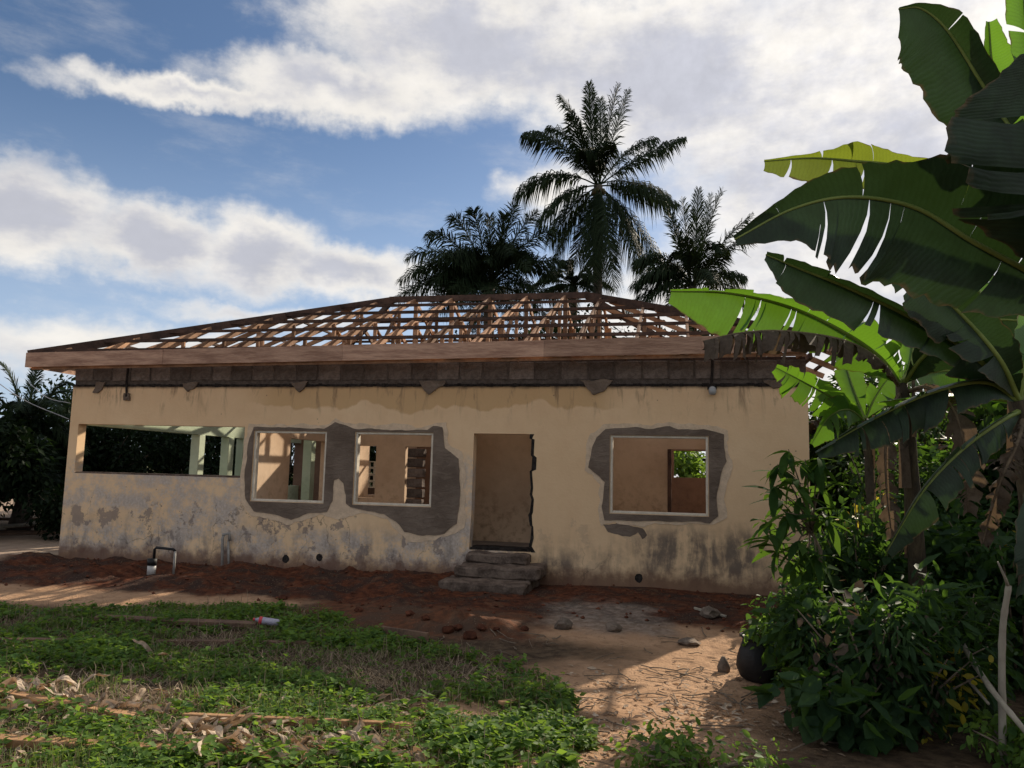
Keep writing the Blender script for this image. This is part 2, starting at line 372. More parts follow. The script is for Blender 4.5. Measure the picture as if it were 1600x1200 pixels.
def make_ground():
    m, T = newmat('earth')
    co = worldco(T)
    wv = T.vm('SUBTRACT', T.noise(co, 0.9, 6, 0.6, col=True), (0.5, 0.5, 0.5))
    x, y, z = T.sep(T.vm('ADD', co, T.vm('MULTIPLY', wv, (1.8, 1.5, 0.0))))
    n1 = T.noise(co, 1.4, 7, 0.62); n2 = T.noise(co, 9, 6, 0.65); n3 = T.noise(co, 45, 4, 0.6)
    tan = T.mix(T.ss(n1, 0.3, 0.7), (0.36, 0.22, 0.13), (0.47, 0.30, 0.185))
    tan = T.mix(T.ss(n2, 0.52, 0.72, 0, 0.6), tan, (0.20, 0.125, 0.075))
    red = T.mix(T.ss(n2, 0.35, 0.68), (0.05, 0.02, 0.013), (0.135, 0.048, 0.024))
    red = T.mix(T.ss(n1, 0.44, 0.60, 0, 0.85), red, (0.042, 0.029, 0.024))
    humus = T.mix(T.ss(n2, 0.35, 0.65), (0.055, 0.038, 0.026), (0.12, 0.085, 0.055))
    crust = T.mix(T.ss(n2, 0.4, 0.65), (0.15, 0.12, 0.10), (0.29, 0.24, 0.20))
    pale = T.mix(T.ss(n1, 0.35, 0.65), (0.27, 0.20, 0.15), (0.38, 0.29, 0.22))
    c = tan
    # weedy plot
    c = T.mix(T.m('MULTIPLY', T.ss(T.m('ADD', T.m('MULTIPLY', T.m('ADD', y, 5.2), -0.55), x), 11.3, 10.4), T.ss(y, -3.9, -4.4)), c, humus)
    # humus soil under the bananas
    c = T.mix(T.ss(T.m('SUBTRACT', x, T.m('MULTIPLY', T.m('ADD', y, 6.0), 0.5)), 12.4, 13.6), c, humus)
    c = T.mix(T.ss(x, 0.6, -0.8), c, pale)
    bermline = T.m('MULTIPLY', T.ss(y, -3.25, -2.85), T.m('MULTIPLY', T.ss(x, -0.6, 0.3), T.ss(x, 14.4, 13.2)))
    c = T.mix(bermline, c, red)
    c = T.mix(T.m('MULTIPLY', box_mask(T, x, y, 10.2, 11.7, -3.6, -2.0, 0.25), 0.8), c, crust)
    c = T.mix(T.m('MULTIPLY', box_mask(T, x, y, 6.8, 10.4, -4.3, -2.6, 0.25), 0.9), c, red)
    far = T.ss(T.vm('LENGTH', co), 28.0, 45.0)
    c = T.mix(far, c, (0.07, 0.075, 0.035))
    peb = T.node('ShaderNodeTexVoronoi', {'Vector': co, 'Scale': 24.0}); pm = T.ss(peb.outputs['Distance'], 0.30, 0.12)
    pm = T.m('MULTIPLY', pm, T.ss(n1, 0.42, 0.58))
    c = T.mix(T.m('MULTIPLY', pm, 0.45), c, T.mix(peb.outputs['Color'], (0.12, 0.075, 0.05), (0.42, 0.32, 0.22)))
    foot = T.noise(co, 4.2, 3, 0.5, 0.8)
    c = T.mix(T.ss(foot, 0.56, 0.70, 0, 0.35), c, (0.17, 0.10, 0.06))
    h = T.m('ADD', T.m('ADD', T.m('MULTIPLY', n2, 0.7), T.m('MULTIPLY', n3, 0.3)), T.m('ADD', T.m('MULTIPLY', pm, 0.35), T.m('MULTIPLY', foot, -0.9)))
    finish(T, bsdf(T, c, 0.97, 0.08, bump(T, h, 0.9, 0.05)))
make_ground()

# ------------------------------------------------------------------ object helpers
def tag(o, label=None, cat=None, group=None, kind=None):
    if label: o['label'] = label
    if cat: o['category'] = cat
    if group: o['group'] = group
    if kind: o['kind'] = kind
    return o
def empty(name, loc, label=None, cat=None, group=None):
    o = bpy.data.objects.new(name, None); COL.objects.link(o)
    o.location = Vector(loc); o.empty_display_size = 0.2
    return tag(o, label, cat, group)
def link(name, me, mat, parent=None, loc=None):
    """mesh given in world coordinates; re-expressed relative to its parent's origin"""
    if mat is not None and not me.materials: me.materials.append(MATS[mat])
    o = bpy.data.objects.new(name, me); COL.objects.link(o)
    if parent is not None:
        o.parent = parent
        p = Vector((0, 0, 0)); q = parent
        while q is not None: p += q.location; q = q.parent
        o.location = -p if loc is None else Vector(loc) - p
    elif loc is not None: o.location = Vector(loc)
    return o
def mesh(name, verts, faces, smooth=False):
    me = bpy.data.meshes.new(name)
    me.from_pydata([tuple(map(float, v)) for v in verts], [], faces)
    if smooth: me.polygons.foreach_set('use_smooth', [True] * len(me.polygons))
    me.update()
    return me
BOXF = [(0, 3, 2, 1), (4, 5, 6, 7), (0, 1, 5, 4), (1, 2, 6, 5), (2, 3, 7, 6), (3, 0, 4, 7)]
class MB:
    def __init__(s): s.v = []; s.f = []
    def add(s, v, f):
        k = len(s.v); s.v += [tuple(map(float, a)) for a in v]; s.f += [tuple(i + k for i in q) for q in f]
    def box(s, x0, x1, y0, y1, z0, z1):
        s.add([(x0, y0, z0), (x1, y0, z0), (x1, y1, z0), (x0, y1, z0), (x0, y0, z1), (x1, y0, z1), (x1, y1, z1), (x0, y1, z1)], BOXF)
        return s
    def bar(s, a, b, w, h, up=(0, 0, 1), jit=0.0):
        a = Vector(a); b = Vector(b); t = (b - a).normalized(); u = Vector(up)
        sd_ = t.cross(u)
        if sd_.length < 1e-4: sd_ = t.cross(Vector((1, 0, 0)))
        sd_.normalize(); u = sd_.cross(t).normalized()
        q = []
        for p in (a, b):
            for i, j in ((-1, -1), (1, -1), (1, 1), (-1, 1)):
                q.append(p + sd_ * (i * w / 2) + u * (j * h / 2) + Vector((random.uniform(-jit, jit), random.uniform(-jit, jit), random.uniform(-jit, jit))))
        s.add(q, BOXF); return s
    def tube(s, pts, rad, seg=6, cap=True):
        n = len(pts); rad = rad if hasattr(rad, '__len__') else [rad] * n
        P = [Vector(p) for p in pts]; k = len(s.v); ref = None
        for i in range(n):
            t = (P[min(i + 1, n - 1)] - P[max(i - 1, 0)]).normalized()
            if ref is None: ref = t.orthogonal().normalized()
            ref = (ref - t * ref.dot(t)).normalized(); b = t.cross(ref)
            for j in range(seg):
                a = 2 * math.pi * j / seg
                s.v.append(tuple(P[i] + (ref * math.cos(a) + b * math.sin(a)) * rad[i]))
        for i in range(n - 1):
            for j in range(seg):
                s.f.append((k + i * seg + j, k + i * seg + (j + 1) % seg, k + (i + 1) * seg + (j + 1) % seg, k + (i + 1) * seg + j))
        if cap:
            s.f.append(tuple(k + j for j in reversed(range(seg)))); s.f.append(tuple(k + (n - 1) * seg + j for j in range(seg)))
        return s
    def lathe(s, c, prof, seg=20):
        k = len(s.v)
        for r, z in prof:
            for j in range(seg):
                a = 2 * math.pi * j / seg; s.v.append((c[0] + r * math.cos(a), c[1] + r * math.sin(a), c[2] + z))
        for i in range(len(prof) - 1):
            for j in range(seg):
                s.f.append((k + i * seg + j, k + i * seg + (j + 1) % seg, k + (i + 1) * seg + (j + 1) % seg, k + (i + 1) * seg + j))
        return s
    def build(s, name, mat, parent=None, smooth=False, loc=None):
        me = mesh(name, s.v, s.f, smooth)
        if loc is not None: me.transform(Matrix.Translation(-Vector(loc)))
        return link(name, me, mat, parent, loc)

def bevel(o, w=0.01, seg=1):
    bm = bmesh.new(); bm.from_mesh(o.data)
    bmesh.ops.bevel(bm, geom=bm.edges[:], offset=w, segments=seg, affect='EDGES'); bm.to_mesh(o.data); bm.free(); return o
def roughen(o, cuts=4, amp=0.02, freq=3.0, seed=0.0):
    bm = bmesh.new(); bm.from_mesh(o.data)
    bmesh.ops.subdivide_edges(bm, edges=bm.edges[:], cuts=cuts, use_grid_fill=True)
    for v in bm.verts:
        p = v.co * freq + Vector((seed, seed * 1.7, 0))
        v.co += mnoise.noise_vector(p) * amp + mnoise.noise_vector(p * 3.1) * amp * 0.5
    bm.to_mesh(o.data); bm.free(); return o

def slab(name, outer, holes, y0, y1, mat, parent=None, axis='y'):
    """prism: 2-D outline (u,z) with holes, extruded between two planes"""
    loops = [outer] + holes
    pts, edges, faces = [], [], []
    for lp in loops:
        k = len(pts); pts += [Vector((float(p[0]), float(p[1]))) for p in lp]
        n = len(lp); edges += [(k + i, k + (i + 1) % n) for i in range(n)]
    vo, eo, fo, *_ = delaunay_2d_cdt(pts, edges, [], 0, 1e-6)
    def inside(p, lp):
        c = False; n = len(lp); j = n - 1
        for i in range(n):
            if (lp[i][1] > p[1]) != (lp[j][1] > p[1]) and p[0] < (lp[j][0] - lp[i][0]) * (p[1] - lp[i][1]) / (lp[j][1] - lp[i][1]) + lp[i][0]: c = not c
            j = i
        return c
    keep = []
    for f in fo:
        c = sum((vo[i] for i in f), Vector((0, 0))) / len(f)
        if inside(c, outer) and not any(inside(c, h) for h in holes): keep.append(list(f))
    N = len(vo)
    mk = (lambda p, d: (p[0], d, p[1])) if axis == 'y' else (lambda p, d: (d, p[0], p[1]))
    V = [mk(p, y0) for p in vo] + [mk(p, y1) for p in vo]
    Fc = [tuple(f) for f in keep] + [tuple(i + N for i in reversed(f)) for f in keep]
    cnt = {}
    for f in keep:
        for i in range(len(f)):
            a, b = f[i], f[(i + 1) % len(f)]; cnt[(a, b)] = 1
    for (a, b) in list(cnt):
        if (b, a) not in cnt: Fc.append((b, a, a + N, b + N))
    me = mesh(name, V, Fc)
    bm = bmesh.new(); bm.from_mesh(me); bmesh.ops.recalc_face_normals(bm, faces=bm.faces[:]); bm.to_mesh(me); bm.free()
    return link(name, me, mat, parent)
def rect(x0, x1, z0, z1): return [(x0, z0), (x1, z0), (x1, z1), (x0, z1)]
def rag(poly, step=0.07, amp=0.018, seed=0.0):
    """resample a closed outline and give it an irregular edge"""
    outp = []
    n = len(poly)
    for i in range(n):
        a = Vector(poly[i]); b = Vector(poly[(i + 1) % n]); k = max(1, int((b - a).length / step))
        for j in range(k):
            p = a.lerp(b, j / k)
            q = mnoise.noise_vector(Vector((p.x * 5 + seed, p.y * 5, seed))) * amp + mnoise.noise_vector(Vector((p.x * 16 + seed, p.y * 16, seed))) * amp * 0.5
            outp.append((p.x + q.x, p.y + q.y))
    return outp

def bulk(name, V, Fq, tint=None, mat=None, parent=None, smooth=False):
    """fast mesh from arrays: V (n,3), Fq (m,3|4)"""
    V = np.asarray(V, np.float32); Fq = np.asarray(Fq, np.int32); k = Fq.shape[1]
    me = bpy.data.meshes.new(name)
    me.vertices.add(len(V)); me.vertices.foreach_set('co', V.ravel())
    me.loops.add(Fq.size); me.loops.foreach_set('vertex_index', Fq.ravel())
    me.polygons.add(len(Fq)); me.polygons.foreach_set('loop_start', np.arange(0, Fq.size, k, dtype=np.int32))
    if smooth: me.polygons.foreach_set('use_smooth', np.ones(len(Fq), bool))
    me.update(calc_edges=True)
    if tint is not None:
        a = me.attributes.new('tint', 'FLOAT', 'POINT'); a.data.foreach_set('value', np.asarray(tint, np.float32))
    return link(name, me, mat, parent)
def norm(a): return a / np.maximum(np.linalg.norm(a, axis=-1, keepdims=True), 1e-9)
OV_F = np.array([(0, 1, 6), (1, 2, 7), (1, 7, 6), (2, 3, 7), (0, 6, 5), (6, 7, 4), (6, 4, 5), (7, 3, 4)])
LEAF_F = np.array([(0, 1, 4), (1, 2, 4), (0, 4, 3), (4, 2, 3)])
def leaves_arrays(P, D, Nn, L, W, fold=0.18, curl=0.15, r=rng, ovate=False):
    """kite-shaped folded leaves: base point, direction, normal, length, width"""
    P = np.asarray(P); n = len(P); D = norm(np.asarray(D)); S = norm(np.cross(D, Nn)); Nn = np.cross(S, D)
    L = np.broadcast_to(L, (n,))[:, None]; W = np.broadcast_to(W, (n,))[:, None]
    if ovate:
        cv = curl * (0.4 + 1.2 * r.random((n, 1)))
        pt = lambda u, v, dn: P + D * L * u + S * W * v - Nn * (L * cv * u * u + W * dn)
        V = np.stack([P, pt(0.22, 0.40, 0), pt(0.58, 0.46, 0), pt(1.0, 0, 0), pt(0.58, -0.46, 0), pt(0.22, -0.40, 0), pt(0.26, 0, fold), pt(0.62, 0, fold)], 1)
        Fc = (OV_F[None] + (np.arange(n) * 8)[:, None, None]).reshape(-1, 3)
        return V.reshape(-1, 3), Fc, np.repeat(r.random(n), 8)
    mid = P + D * L * 0.45 - Nn * W * fold
    V = np.stack([P, P + D * L * 0.42 + S * W * 0.5, P + D * L - Nn * L * curl, P + D * L * 0.42 - S * W * 0.5, mid], 1)
    Fc = (LEAF_F[None] + (np.arange(n) * 5)[:, None, None]).reshape(-1, 3)
    t = np.repeat(r.random(n), 5)
    return V.reshape(-1, 3), Fc, t
def leaf_object(name, P, D, Nn, L, W, mat, parent=None, **kw):
    V, Fc, t = leaves_arrays(P, D, Nn, L, W, **kw)
    return bulk(name, V, Fc, t, mat, parent)
def rand_dirs(n, up=0.0, r=rng):
    v = r.normal(size=(n, 3)); v[:, 2] += up; return norm(v)
def crom(pts, n):
    P = np.array(pts, float); k = len(P)
    Q = np.vstack([2 * P[0] - P[1], P, 2 * P[-1] - P[-2]])
    outp = []
    for u in np.linspace(0, k - 1, n):
        i = min(int(u), k - 2); t = u - i; a, b, c, d = Q[i], Q[i + 1], Q[i + 2], Q[i + 3]
        outp.append(0.5 * (2 * b + (c - a) * t + (2 * a - 5 * b + 4 * c - d) * t * t + (3 * b - a - 3 * c + d) * t ** 3))
    return np.array(outp)

# ------------------------------------------------------------------ ground
def fb(x, y, f, s=0.0): return mnoise.noise(Vector((x * f + s, y * f - s, s * 0.37)))
def sst(v, a, b):
    t = min(1.0, max(0.0, (v - a) / (b - a))); return t * t * (3 - 2 * t)
def gh(x, y):
    """height of the earth"""
    h = 0.035 * fb(x, y, 0.45, 3.3) + 0.02 * fb(x, y, 1.7, 1.1)
    h -= 0.06 * sst(y, -3.0, -4.2) * (1 - sst(y, -6.0, -8.0))
    h += 0.12 * (1 - sst(y, -11.5, -7.5))
    inx = sst(x, -0.9, 0.2) * (1 - sst(x, 13.4, 14.6))
    berm = sst(y, -3.3, -2.2) * (1 - sst(y, -0.55, 0.3)) * inx
    if berm > 0:
        amp = 0.17 if x < 8.4 else 0.085
        b = 0.55 + 0.75 * fb(x, y, 0.9, 7.7) + 0.45 * fb(x, y, 2.6, 2.2) + 0.30 * fb(x, y, 6.5, 5.0) + 0.16 * fb(x, y, 14.0, 8.0)
        h += berm * amp * max(b, -0.1)
    d = math.hypot((x - 9.25) / 0.95, (y + 3.75) / 0.5)
    if d < 1: h += (1 - d) * 0.16 * (1 + 0.9 * fb(x, y, 5.0, 6.0) + 0.5 * fb(x, y, 13, 4.0))
    # weedy plot is a little hummocky
    if y < -3.8 and x < 11: h += 0.03 * fb(x, y, 3.2, 9.0) * sst(-y, 3.8, 4.4)
    return h
def axis_pts(lo, hi, fine, outer):
    a = list(np.arange(lo, hi + 1e-6, fine)); s = fine; p = hi
    while p < outer: s *= 1.35; p += s; a.append(p)
    s = fine; p = lo
    while p > -outer: s *= 1.35; p -= s; a.insert(0, p)
    return np.array(a)
gx = axis_pts(-1.5, 15.5, 0.075, 900.0); gy = axis_pts(-10.5, 0.3, 0.06, 900.0)
GV = np.array([(x, y, gh(x, y) if abs(x) < 60 and abs(y) < 60 else 0.0) for y in gy for x in gx], np.float32)
nx = len(gx)
ii = (np.arange(len(gy) - 1)[:, None] * nx + np.arange(nx - 1)[None]).ravel()
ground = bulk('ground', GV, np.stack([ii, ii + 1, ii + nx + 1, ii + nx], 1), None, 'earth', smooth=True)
tag(ground, 'bare reddish earth yard in front of the house', 'ground', kind='structure')
def gz(p): return np.array([p[0], p[1], gh(p[0], p[1])])
def gp(px, py, d): return gz(at(px, py, d))
def pg(px, py):
    """the point of the ground seen at a bearing"""
    z = 0.0
    for _ in range(4):
        p = onz(px, py, z); z = gh(p[0], p[1])
    return np.array([p[0], p[1], z])

# ------------------------------------------------------------------ the house
house = empty('bungalow', (7.0, 0.0, 0.0), 'roofless cream bungalow with timber roof frame and cement-patched window openings', 'house')
W_, D_ = 14.0, 9.5
FLOOR, CT, BT = 0.52, 3.39, 3.84
opening1 = [(0.20, 1.66), (3.89, 1.65), (3.89, 2.615), (0.20, 2.635)]
win2, win3, win4 = rect(4.10, 5.58, 1.23, 2.545), rect(6.15, 7.64, 1.23, 2.545), rect(10.80, 12.42, 1.23, 2.545)
# doorway with a broken right-hand jamb
jag = [(9.40, 2.545), (9.395, 2.47), (9.43, 2.45), (9.425, 2.18), (9.45, 2.14), (9.44, 1.93), (9.41, 1.90), (9.435, 1.62), (9.42, 1.50), (9.45, 1.42), (9.425, 1.20), (9.40, 1.15),
       (9.43, 0.98), (9.46, 0.95), (9.45, 0.76), (9.42, 0.62), (9.46, 0.55), (9.46, FLOOR)]
door = [(8.36, FLOOR), (8.385, 1.1), (8.39, 2.545)] + jag
outer = [(0.0, -0.6), (W_, -0.6), (W_, CT)] + [(x, CT + 0.012 * fb(x, 0, 3.0, 2.0)) for x in np.arange(W_ - 0.25, 0.1, -0.25)] + [(0.0, CT)]
front = slab('front_wall', outer, [opening1, win2, win3, win4, door[::-1]], 0.0, 0.21, 'facade_paint', house)
# wall core behind the exposed block course
core = MB().box(0.03, W_ - 0.03, 0.016, 0.2, CT - 0.05, BT - 0.01).build('block_bed', 'mortar', house)
# mouldy lip where the plaster stops
lipv = MB()
for x in np.arange(0.02, 13.93, 0.06):
    a = 0.012 + 0.03 * abs(fb(x, 0, 4.0, 1.0)); b = 0.035 * fb(x, 0, 7.0, 5.0)
    lipv.box(x, x + 0.061, -0.004 - a * 0.5, 0.03, CT - 0.006 + b * 0.6, CT + 0.03 + abs(b) * 1.1)
lipv.build('plaster_lip', 'mould_edge', house)
bx = 0.0
k = 0
while bx < W_ - 0.05:
    L = min(0.455 + random.uniform(-0.03, 0.03), W_ - bx)
    me_b = MB().box(-L / 2 + 0.016, L / 2 - 0.016, -0.012, 0.10, -0.155, 0.155)
    o = me_b.build('block', 'block', front, loc=None)
    o.location = Vector((bx + L / 2, 0.012 + random.uniform(0, 0.010), 3.66 + random.uniform(-0.006, 0.006)))
    roughen(bevel(o, 0.008), 3, 0.012, 6.0, bx)
    bx += L

def fpx(lst): return [(lambda p: (p[0], p[2]))(ony(*q)) for q in lst]
patch_a = fpx([(397, 667), (425, 668), (508, 670), (524, 660), (552, 669), (610, 672), (668, 672), (678, 666), (691, 667), (695, 700), (716, 716), (719, 760), (718, 795), (713, 818), (694, 834), (660, 837),
               (632, 832), (619, 815), (600, 803), (575, 797), (548, 792), (541, 786), (538, 755), (530, 746), (522, 750), (520, 782), (512, 800), (480, 802), (455, 812), (430, 803), (397, 798), (384, 780), (382, 745), (389, 690)])
patch_b = fpx([(947, 670), (987, 668), (1020, 670), (1047, 666), (1060, 671), (1100, 671), (1130, 678), (1134, 721), (1125, 746), (1120, 778), (1122, 806), (1108, 816), (1020, 814), (945, 812), (941, 790), (945, 752), (920, 731), (922, 715), (931, 684)])
def grow(poly, d):
    c = np.mean(poly, 0); n = len(poly); o = []
    for i in range(n):
        a = Vector(poly[i - 1]); b = Vector(poly[(i + 1) % n]); t = (b - a).normalized(); nn = Vector((t.y, -t.x))
        if nn.dot(Vector(poly[i]) - Vector(c)) < 0: nn = -nn
        s = d * random.uniform(0.4, 1.5)
        o.append((poly[i][0] + nn.x * s, poly[i][1] + nn.y * s))
    return o
def cleanhole(h, e=0.004): 
    x0, x1 = h[0][0], h[1][0]; return rect(x0 - e, x1 + e, h[0][1] - e, h[2][1] + e)
halo_a = fpx([(390, 662), (430, 663), (505, 664), (524, 655), (550, 662), (620, 664), (668, 666), (680, 660), (696, 660), (702, 694), (716, 702), (727, 712), (726, 760), (728, 800), (724, 826), (702, 840), (690, 842), (660, 846),
              (634, 842), (622, 828), (606, 812), (590, 806), (575, 804), (548, 803), (528, 815), (505, 806), (480, 810), (455, 819), (430, 812), (394, 806), (378, 786), (376, 745), (382, 690)])
halo_b = fpx([(943, 663), (987, 661), (1020, 664), (1047, 659), (1070, 663), (1106, 664), (1137, 672), (1143, 721), (1141, 746), (1134, 778), (1133, 808), (1116, 821), (1020, 820), (940, 818), (933, 795), (938, 757), (913, 735), (914, 712), (924, 680)])
slab('plaster_patch', rag(halo_a, seed=1, amp=0.055), [cleanhole(win2), cleanhole(win3)], -0.007, 0.004, 'cement_pale', front)
slab('plaster_patch', rag(halo_b, seed=2, amp=0.055), [cleanhole(win4)], -0.007, 0.004, 'cement_pale', front)
o = slab('plaster_patch', rag(patch_a, seed=3, amp=0.022), [cleanhole(win2, 0.006), cleanhole(win3, 0.006)], -0.019, 0.002, 'cement', front); o['label'] = 'dark grey cement patch round the two middle windows'
o = slab('plaster_patch', rag(patch_b, seed=4, amp=0.022), [cleanhole(win4, 0.006)], -0.019, 0.002, 'cement', front); o['label'] = 'dark grey cement patch round the right window'
# filled beam pockets under the block course
for pk in ([(152, 598), (165, 598), (161, 607), (155, 614), (147, 614)], [(287, 598), (312, 598), (303, 610), (295, 611), (289, 604)],
           [(456, 597), (482, 597), (475, 608), (468, 612), (461, 606)], [(655, 594), (697, 594), (690, 606), (678, 612), (672, 615), (662, 610)],
           [(908, 594), (957, 594), (944, 610), (928, 618), (917, 609)], [(1192, 594), (1226, 594), (1220, 604), (1208, 608), (1199, 601)]):
    roughen(slab('beam_pocket', rag(fpx(pk), 0.03, 0.035, pk[0][0] * 0.1), [], -0.034, 0.004, 'cement', front), 1, 0.012, 9.0)
# plaster knocked off under the right window, dark patches for weep and cable holes
for pk in ([(943, 820), (968, 817), (985, 822), (1004, 826), (1012, 836), (1004, 842), (996, 832), (984, 838), (968, 836), (950, 830)],):
    slab('plaster_scar', rag(fpx(pk), 0.04, 0.02, 5), [], -0.0035, 0.004, 'cement', front)
for (cx_, cy_, r_) in ((998, 904, 0.075), (446, 874, 0.08), (499, 871, 0.07)):
    c = ony(cx_, cy_); slab('hole_shade_patch', rag([(c[0] + r_ * math.cos(a) * 0.9, c[2] + r_ * math.sin(a)) for a in np.arange(0, 6.28, 0.7)], 0.04, 0.02, cx_), [], -0.003, 0.006, 'mould_edge', front)  # flat near-black slabs; the shade inside each hole is put into the colour
jr = [(x + random.uniform(0.035, 0.085), z) for x, z in jag]
slab('broken_edge', [(x + 0.001, z) for x, z in jag] + jr[::-1], [], -0.0035, 0.012, 'mould_edge', front)
# window frames
for w in (win2, win3, win4):
    (x0, z0), (x1, z1) = w[0], w[2]
    t = 0.042
    fr = MB()
    for a in ((x0, x0 + t, z0, z1), (x1 - t, x1, z0, z1), (x0 + t, x1 - t, z0, z0 + t), (x0 + t, x1 - t, z1 - t, z1)):
        fr.box(a[0] + 0.002, a[1] - 0.002 if a[1] == x1 else a[1], 0.012, 0.13, a[2] + 0.002, a[3] - 0.002)
    bevel(fr.build('window_frame', 'frame_paint', house), 0.004)
# sills and reveals of the long opening
bevel(MB().box(0.2, 3.89, 0.015, 0.20, 1.652, 1.69).build('window_sill', 'step_concrete', house), 0.008)
# conduits dropping from the roof to lamp points
for px_, y0_, y1_, lamp in ((202, 572, 622, 0), (1113, 556, 606, 1)):
    a = ony(px_, y0_); b = ony(px_ - 2, y1_)
    c = MB().tube([(a[0], -0.03, a[2] - 0.02), (a[0] - 0.005, -0.035, (a[2] + b[2]) / 2), (b[0], -0.04, b[2])], 0.022, 6)
    c.build('conduit', 'mould_edge', house)
    if lamp:
        l = MB().lathe((b[0] + 0.02, -0.075, b[2] - 0.13), [(0.0, 0), (0.045, 0.005), (0.065, 0.05), (0.06, 0.11), (0.04, 0.14), (0.0, 0.15)], 12).build('wall_lamp', 'lamp_glass', house, True)
        MB().box(b[0] - 0.06, b[0] + 0.09, -0.05, 0.0, b[2] - 0.03, b[2] + 0.06).build('junction_box', 'mould_edge', house)
    else:
        roughen(MB().box(b[0] - 0.065, b[0] + 0.06, -0.055, 0.0, b[2] - 0.05, b[2] + 0.09).build('junction_box', 'cement', house), 2, 0.02, 14)
# steps
for x0, x1, y0, z0, z1, s in ((8.24, 9.63, -1.36, -0.15, 0.16, 1.0), (8.36, 9.76, -0.86, 0.16, 0.345, 2.0), (8.42, 9.47, -0.42, 0.345, 0.50, 3.0)):
    roughen(bevel(MB().box(x0, x1, y0, -0.003 if s < 3 else 0.16, z0, z1).build('entrance_step', 'step_concrete', house), 0.03), 9, 0.034, 4.0, s)

# other walls of the shell
def wall(name, pts, holes, a, b, mat, axis='y'): return slab(name, pts, holes, a, b, mat, house, axis)
wall('back_wall', rect(0.0, W_, -0.5, BT), [rect(1.0, 3.4, 1.3, 2.6), rect(5.0, 6.6, 1.3, 2.6), rect(8.2, 9.4, 0.6, 2.6), rect(11.80, 13.0, 1.84, 2.60)], D_ - 0.2, D_, 'brown_wall')
wall('side_wall', [(0.211, -0.5), (D_ - 0.2, -0.5), (D_ - 0.2, BT), (0.211, BT)], [rect(2.2, 3.6, 1.3, 2.6), rect(6.3, 7.6, 1.3, 2.6)], W_ - 0.21, W_ - 0.001, 'inner_wall', 'x')
# veranda side: beam, piers and parapet in faded green
MB().box(0.002, 0.22, 0.213, 9.298, 2.63, BT - 0.02).build('veranda_beam', 'green_wall', house)
MB().box(0.002, 0.21, 0.213, 9.298, -0.5, 1.30).build('veranda_parapet', 'green_wall', house)
for y0, y1 in ((3.95, 4.20), (5.25, 5.50)):
    bevel(MB().box(0.0, 0.24, y0, y1, 1.302, 2.628).build('veranda_post', 'green_wall', house), 0.012)
MB().box(0.004, 0.206, 5.98, 7.2, 1.302, 2.628).build('veranda_pier', 'green_wall', house)
bevel(MB().box(1.9, 2.15, 6.2, 6.45, FLOOR, 3.7).build('veranda_post', 'green_wall', house), 0.012)
# rooms
wall('partition_wall', [(0.213, FLOOR - 0.1), (9.29, FLOOR - 0.1), (9.29, BT - 0.03), (0.213, BT - 0.03)], [[(1.42, FLOOR), (3.15, FLOOR), (3.13, 2.47), (1.42, 2.47)], rect(5.6, 6.9, 1.2, 2.5)], 3.93, 4.09, 'inner_wall', 'x')
wall('partition_wall', rect(4.095, 7.74, FLOOR - 0.1, BT - 0.05), [rect(4.30, 4.93, 1.20, 2.42), [(5.68, FLOOR), (6.52, FLOOR), (6.50, 2.42), (5.66, 2.42)]], 4.0, 4.15, 'inner_wall')
wall('partition_wall', rect(7.90, 9.60, FLOOR - 0.1, BT - 0.05), [], 1.75, 1.90, 'inner_wall')
wall('partition_wall', [(0.213, FLOOR - 0.1), (4.6, FLOOR - 0.1), (4.6, BT - 0.05), (0.213, BT - 0.05)], [], 7.745, 7.895, 'inner_wall', 'x')
wall('partition_wall', [(0.213, FLOOR - 0.1), (7.2, FLOOR - 0.1), (7.2, BT - 0.05), (0.213, BT - 0.05)], [], 9.605, 9.755, 'inner_wall', 'x')
wall('partition_wall', rect(9.76, 13.78, FLOOR - 0.1, 4.62), [[(11.70, FLOOR), (12.72, FLOOR), (12.72, 2.46), (11.70, 2.46)]], 3.95, 4.10, 'inner_wall')  # raised above the other walls, out of view, to block sun through the window
wall('partition_wall', [(0.213, FLOOR - 0.1), (3.945, FLOOR - 0.1), (3.945, BT - 0.04), (0.213, BT - 0.04)], [], 12.98, 13.12, 'inner_wall', 'x')  # added unseen wall that stops sun crossing the room to the right window
bevel(MB().box(11.70, 11.78, 3.90, 4.12, FLOOR, 2.45).build('door_jamb', 'timber_dark', house), 0.005)
# bare block jamb inside the middle room
for i in range(8):
    o = MB().box(-0.19, 0.19, -0.1, 0.1, -0.098, 0.098).build('block', 'block', house)
    o.location = Vector((5.93 + 0.012 * (i % 2), 4.02, FLOOR + 0.1 + i * 0.235 + 0.01)) - house.location
    roughen(bevel(o, 0.012), 2, 0.014, 7, i)
# pierced screen blocks at the back of the veranda
for i in range(4):
    for j in range(4):
        o = MB()
        for q in ((-0.1, -0.07, -0.1, 0.1), (0.07, 0.1, -0.1, 0.1), (-0.07, 0.07, -0.1, -0.07), (-0.07, 0.07, 0.07, 0.1)): o.box(q[0], q[1], -0.05, 0.05, q[2], q[3])
        b = o.build('screen_block', 'cement_pale', house); b.location = Vector((2.3 + i * 0.205, 9.15, 1.4 + j * 0.205)) - house.location
MB().box(0.21, W_ - 0.21, 0.212, D_ - 0.21, -0.3, FLOOR).build('floor_slab', 'floor_concrete', house)
roughen(MB().box(8.38, 9.44, 0.02, 0.45, FLOOR - 0.1, FLOOR + 0.05).build('threshold', 'mould_edge', house), 5, 0.03, 6)

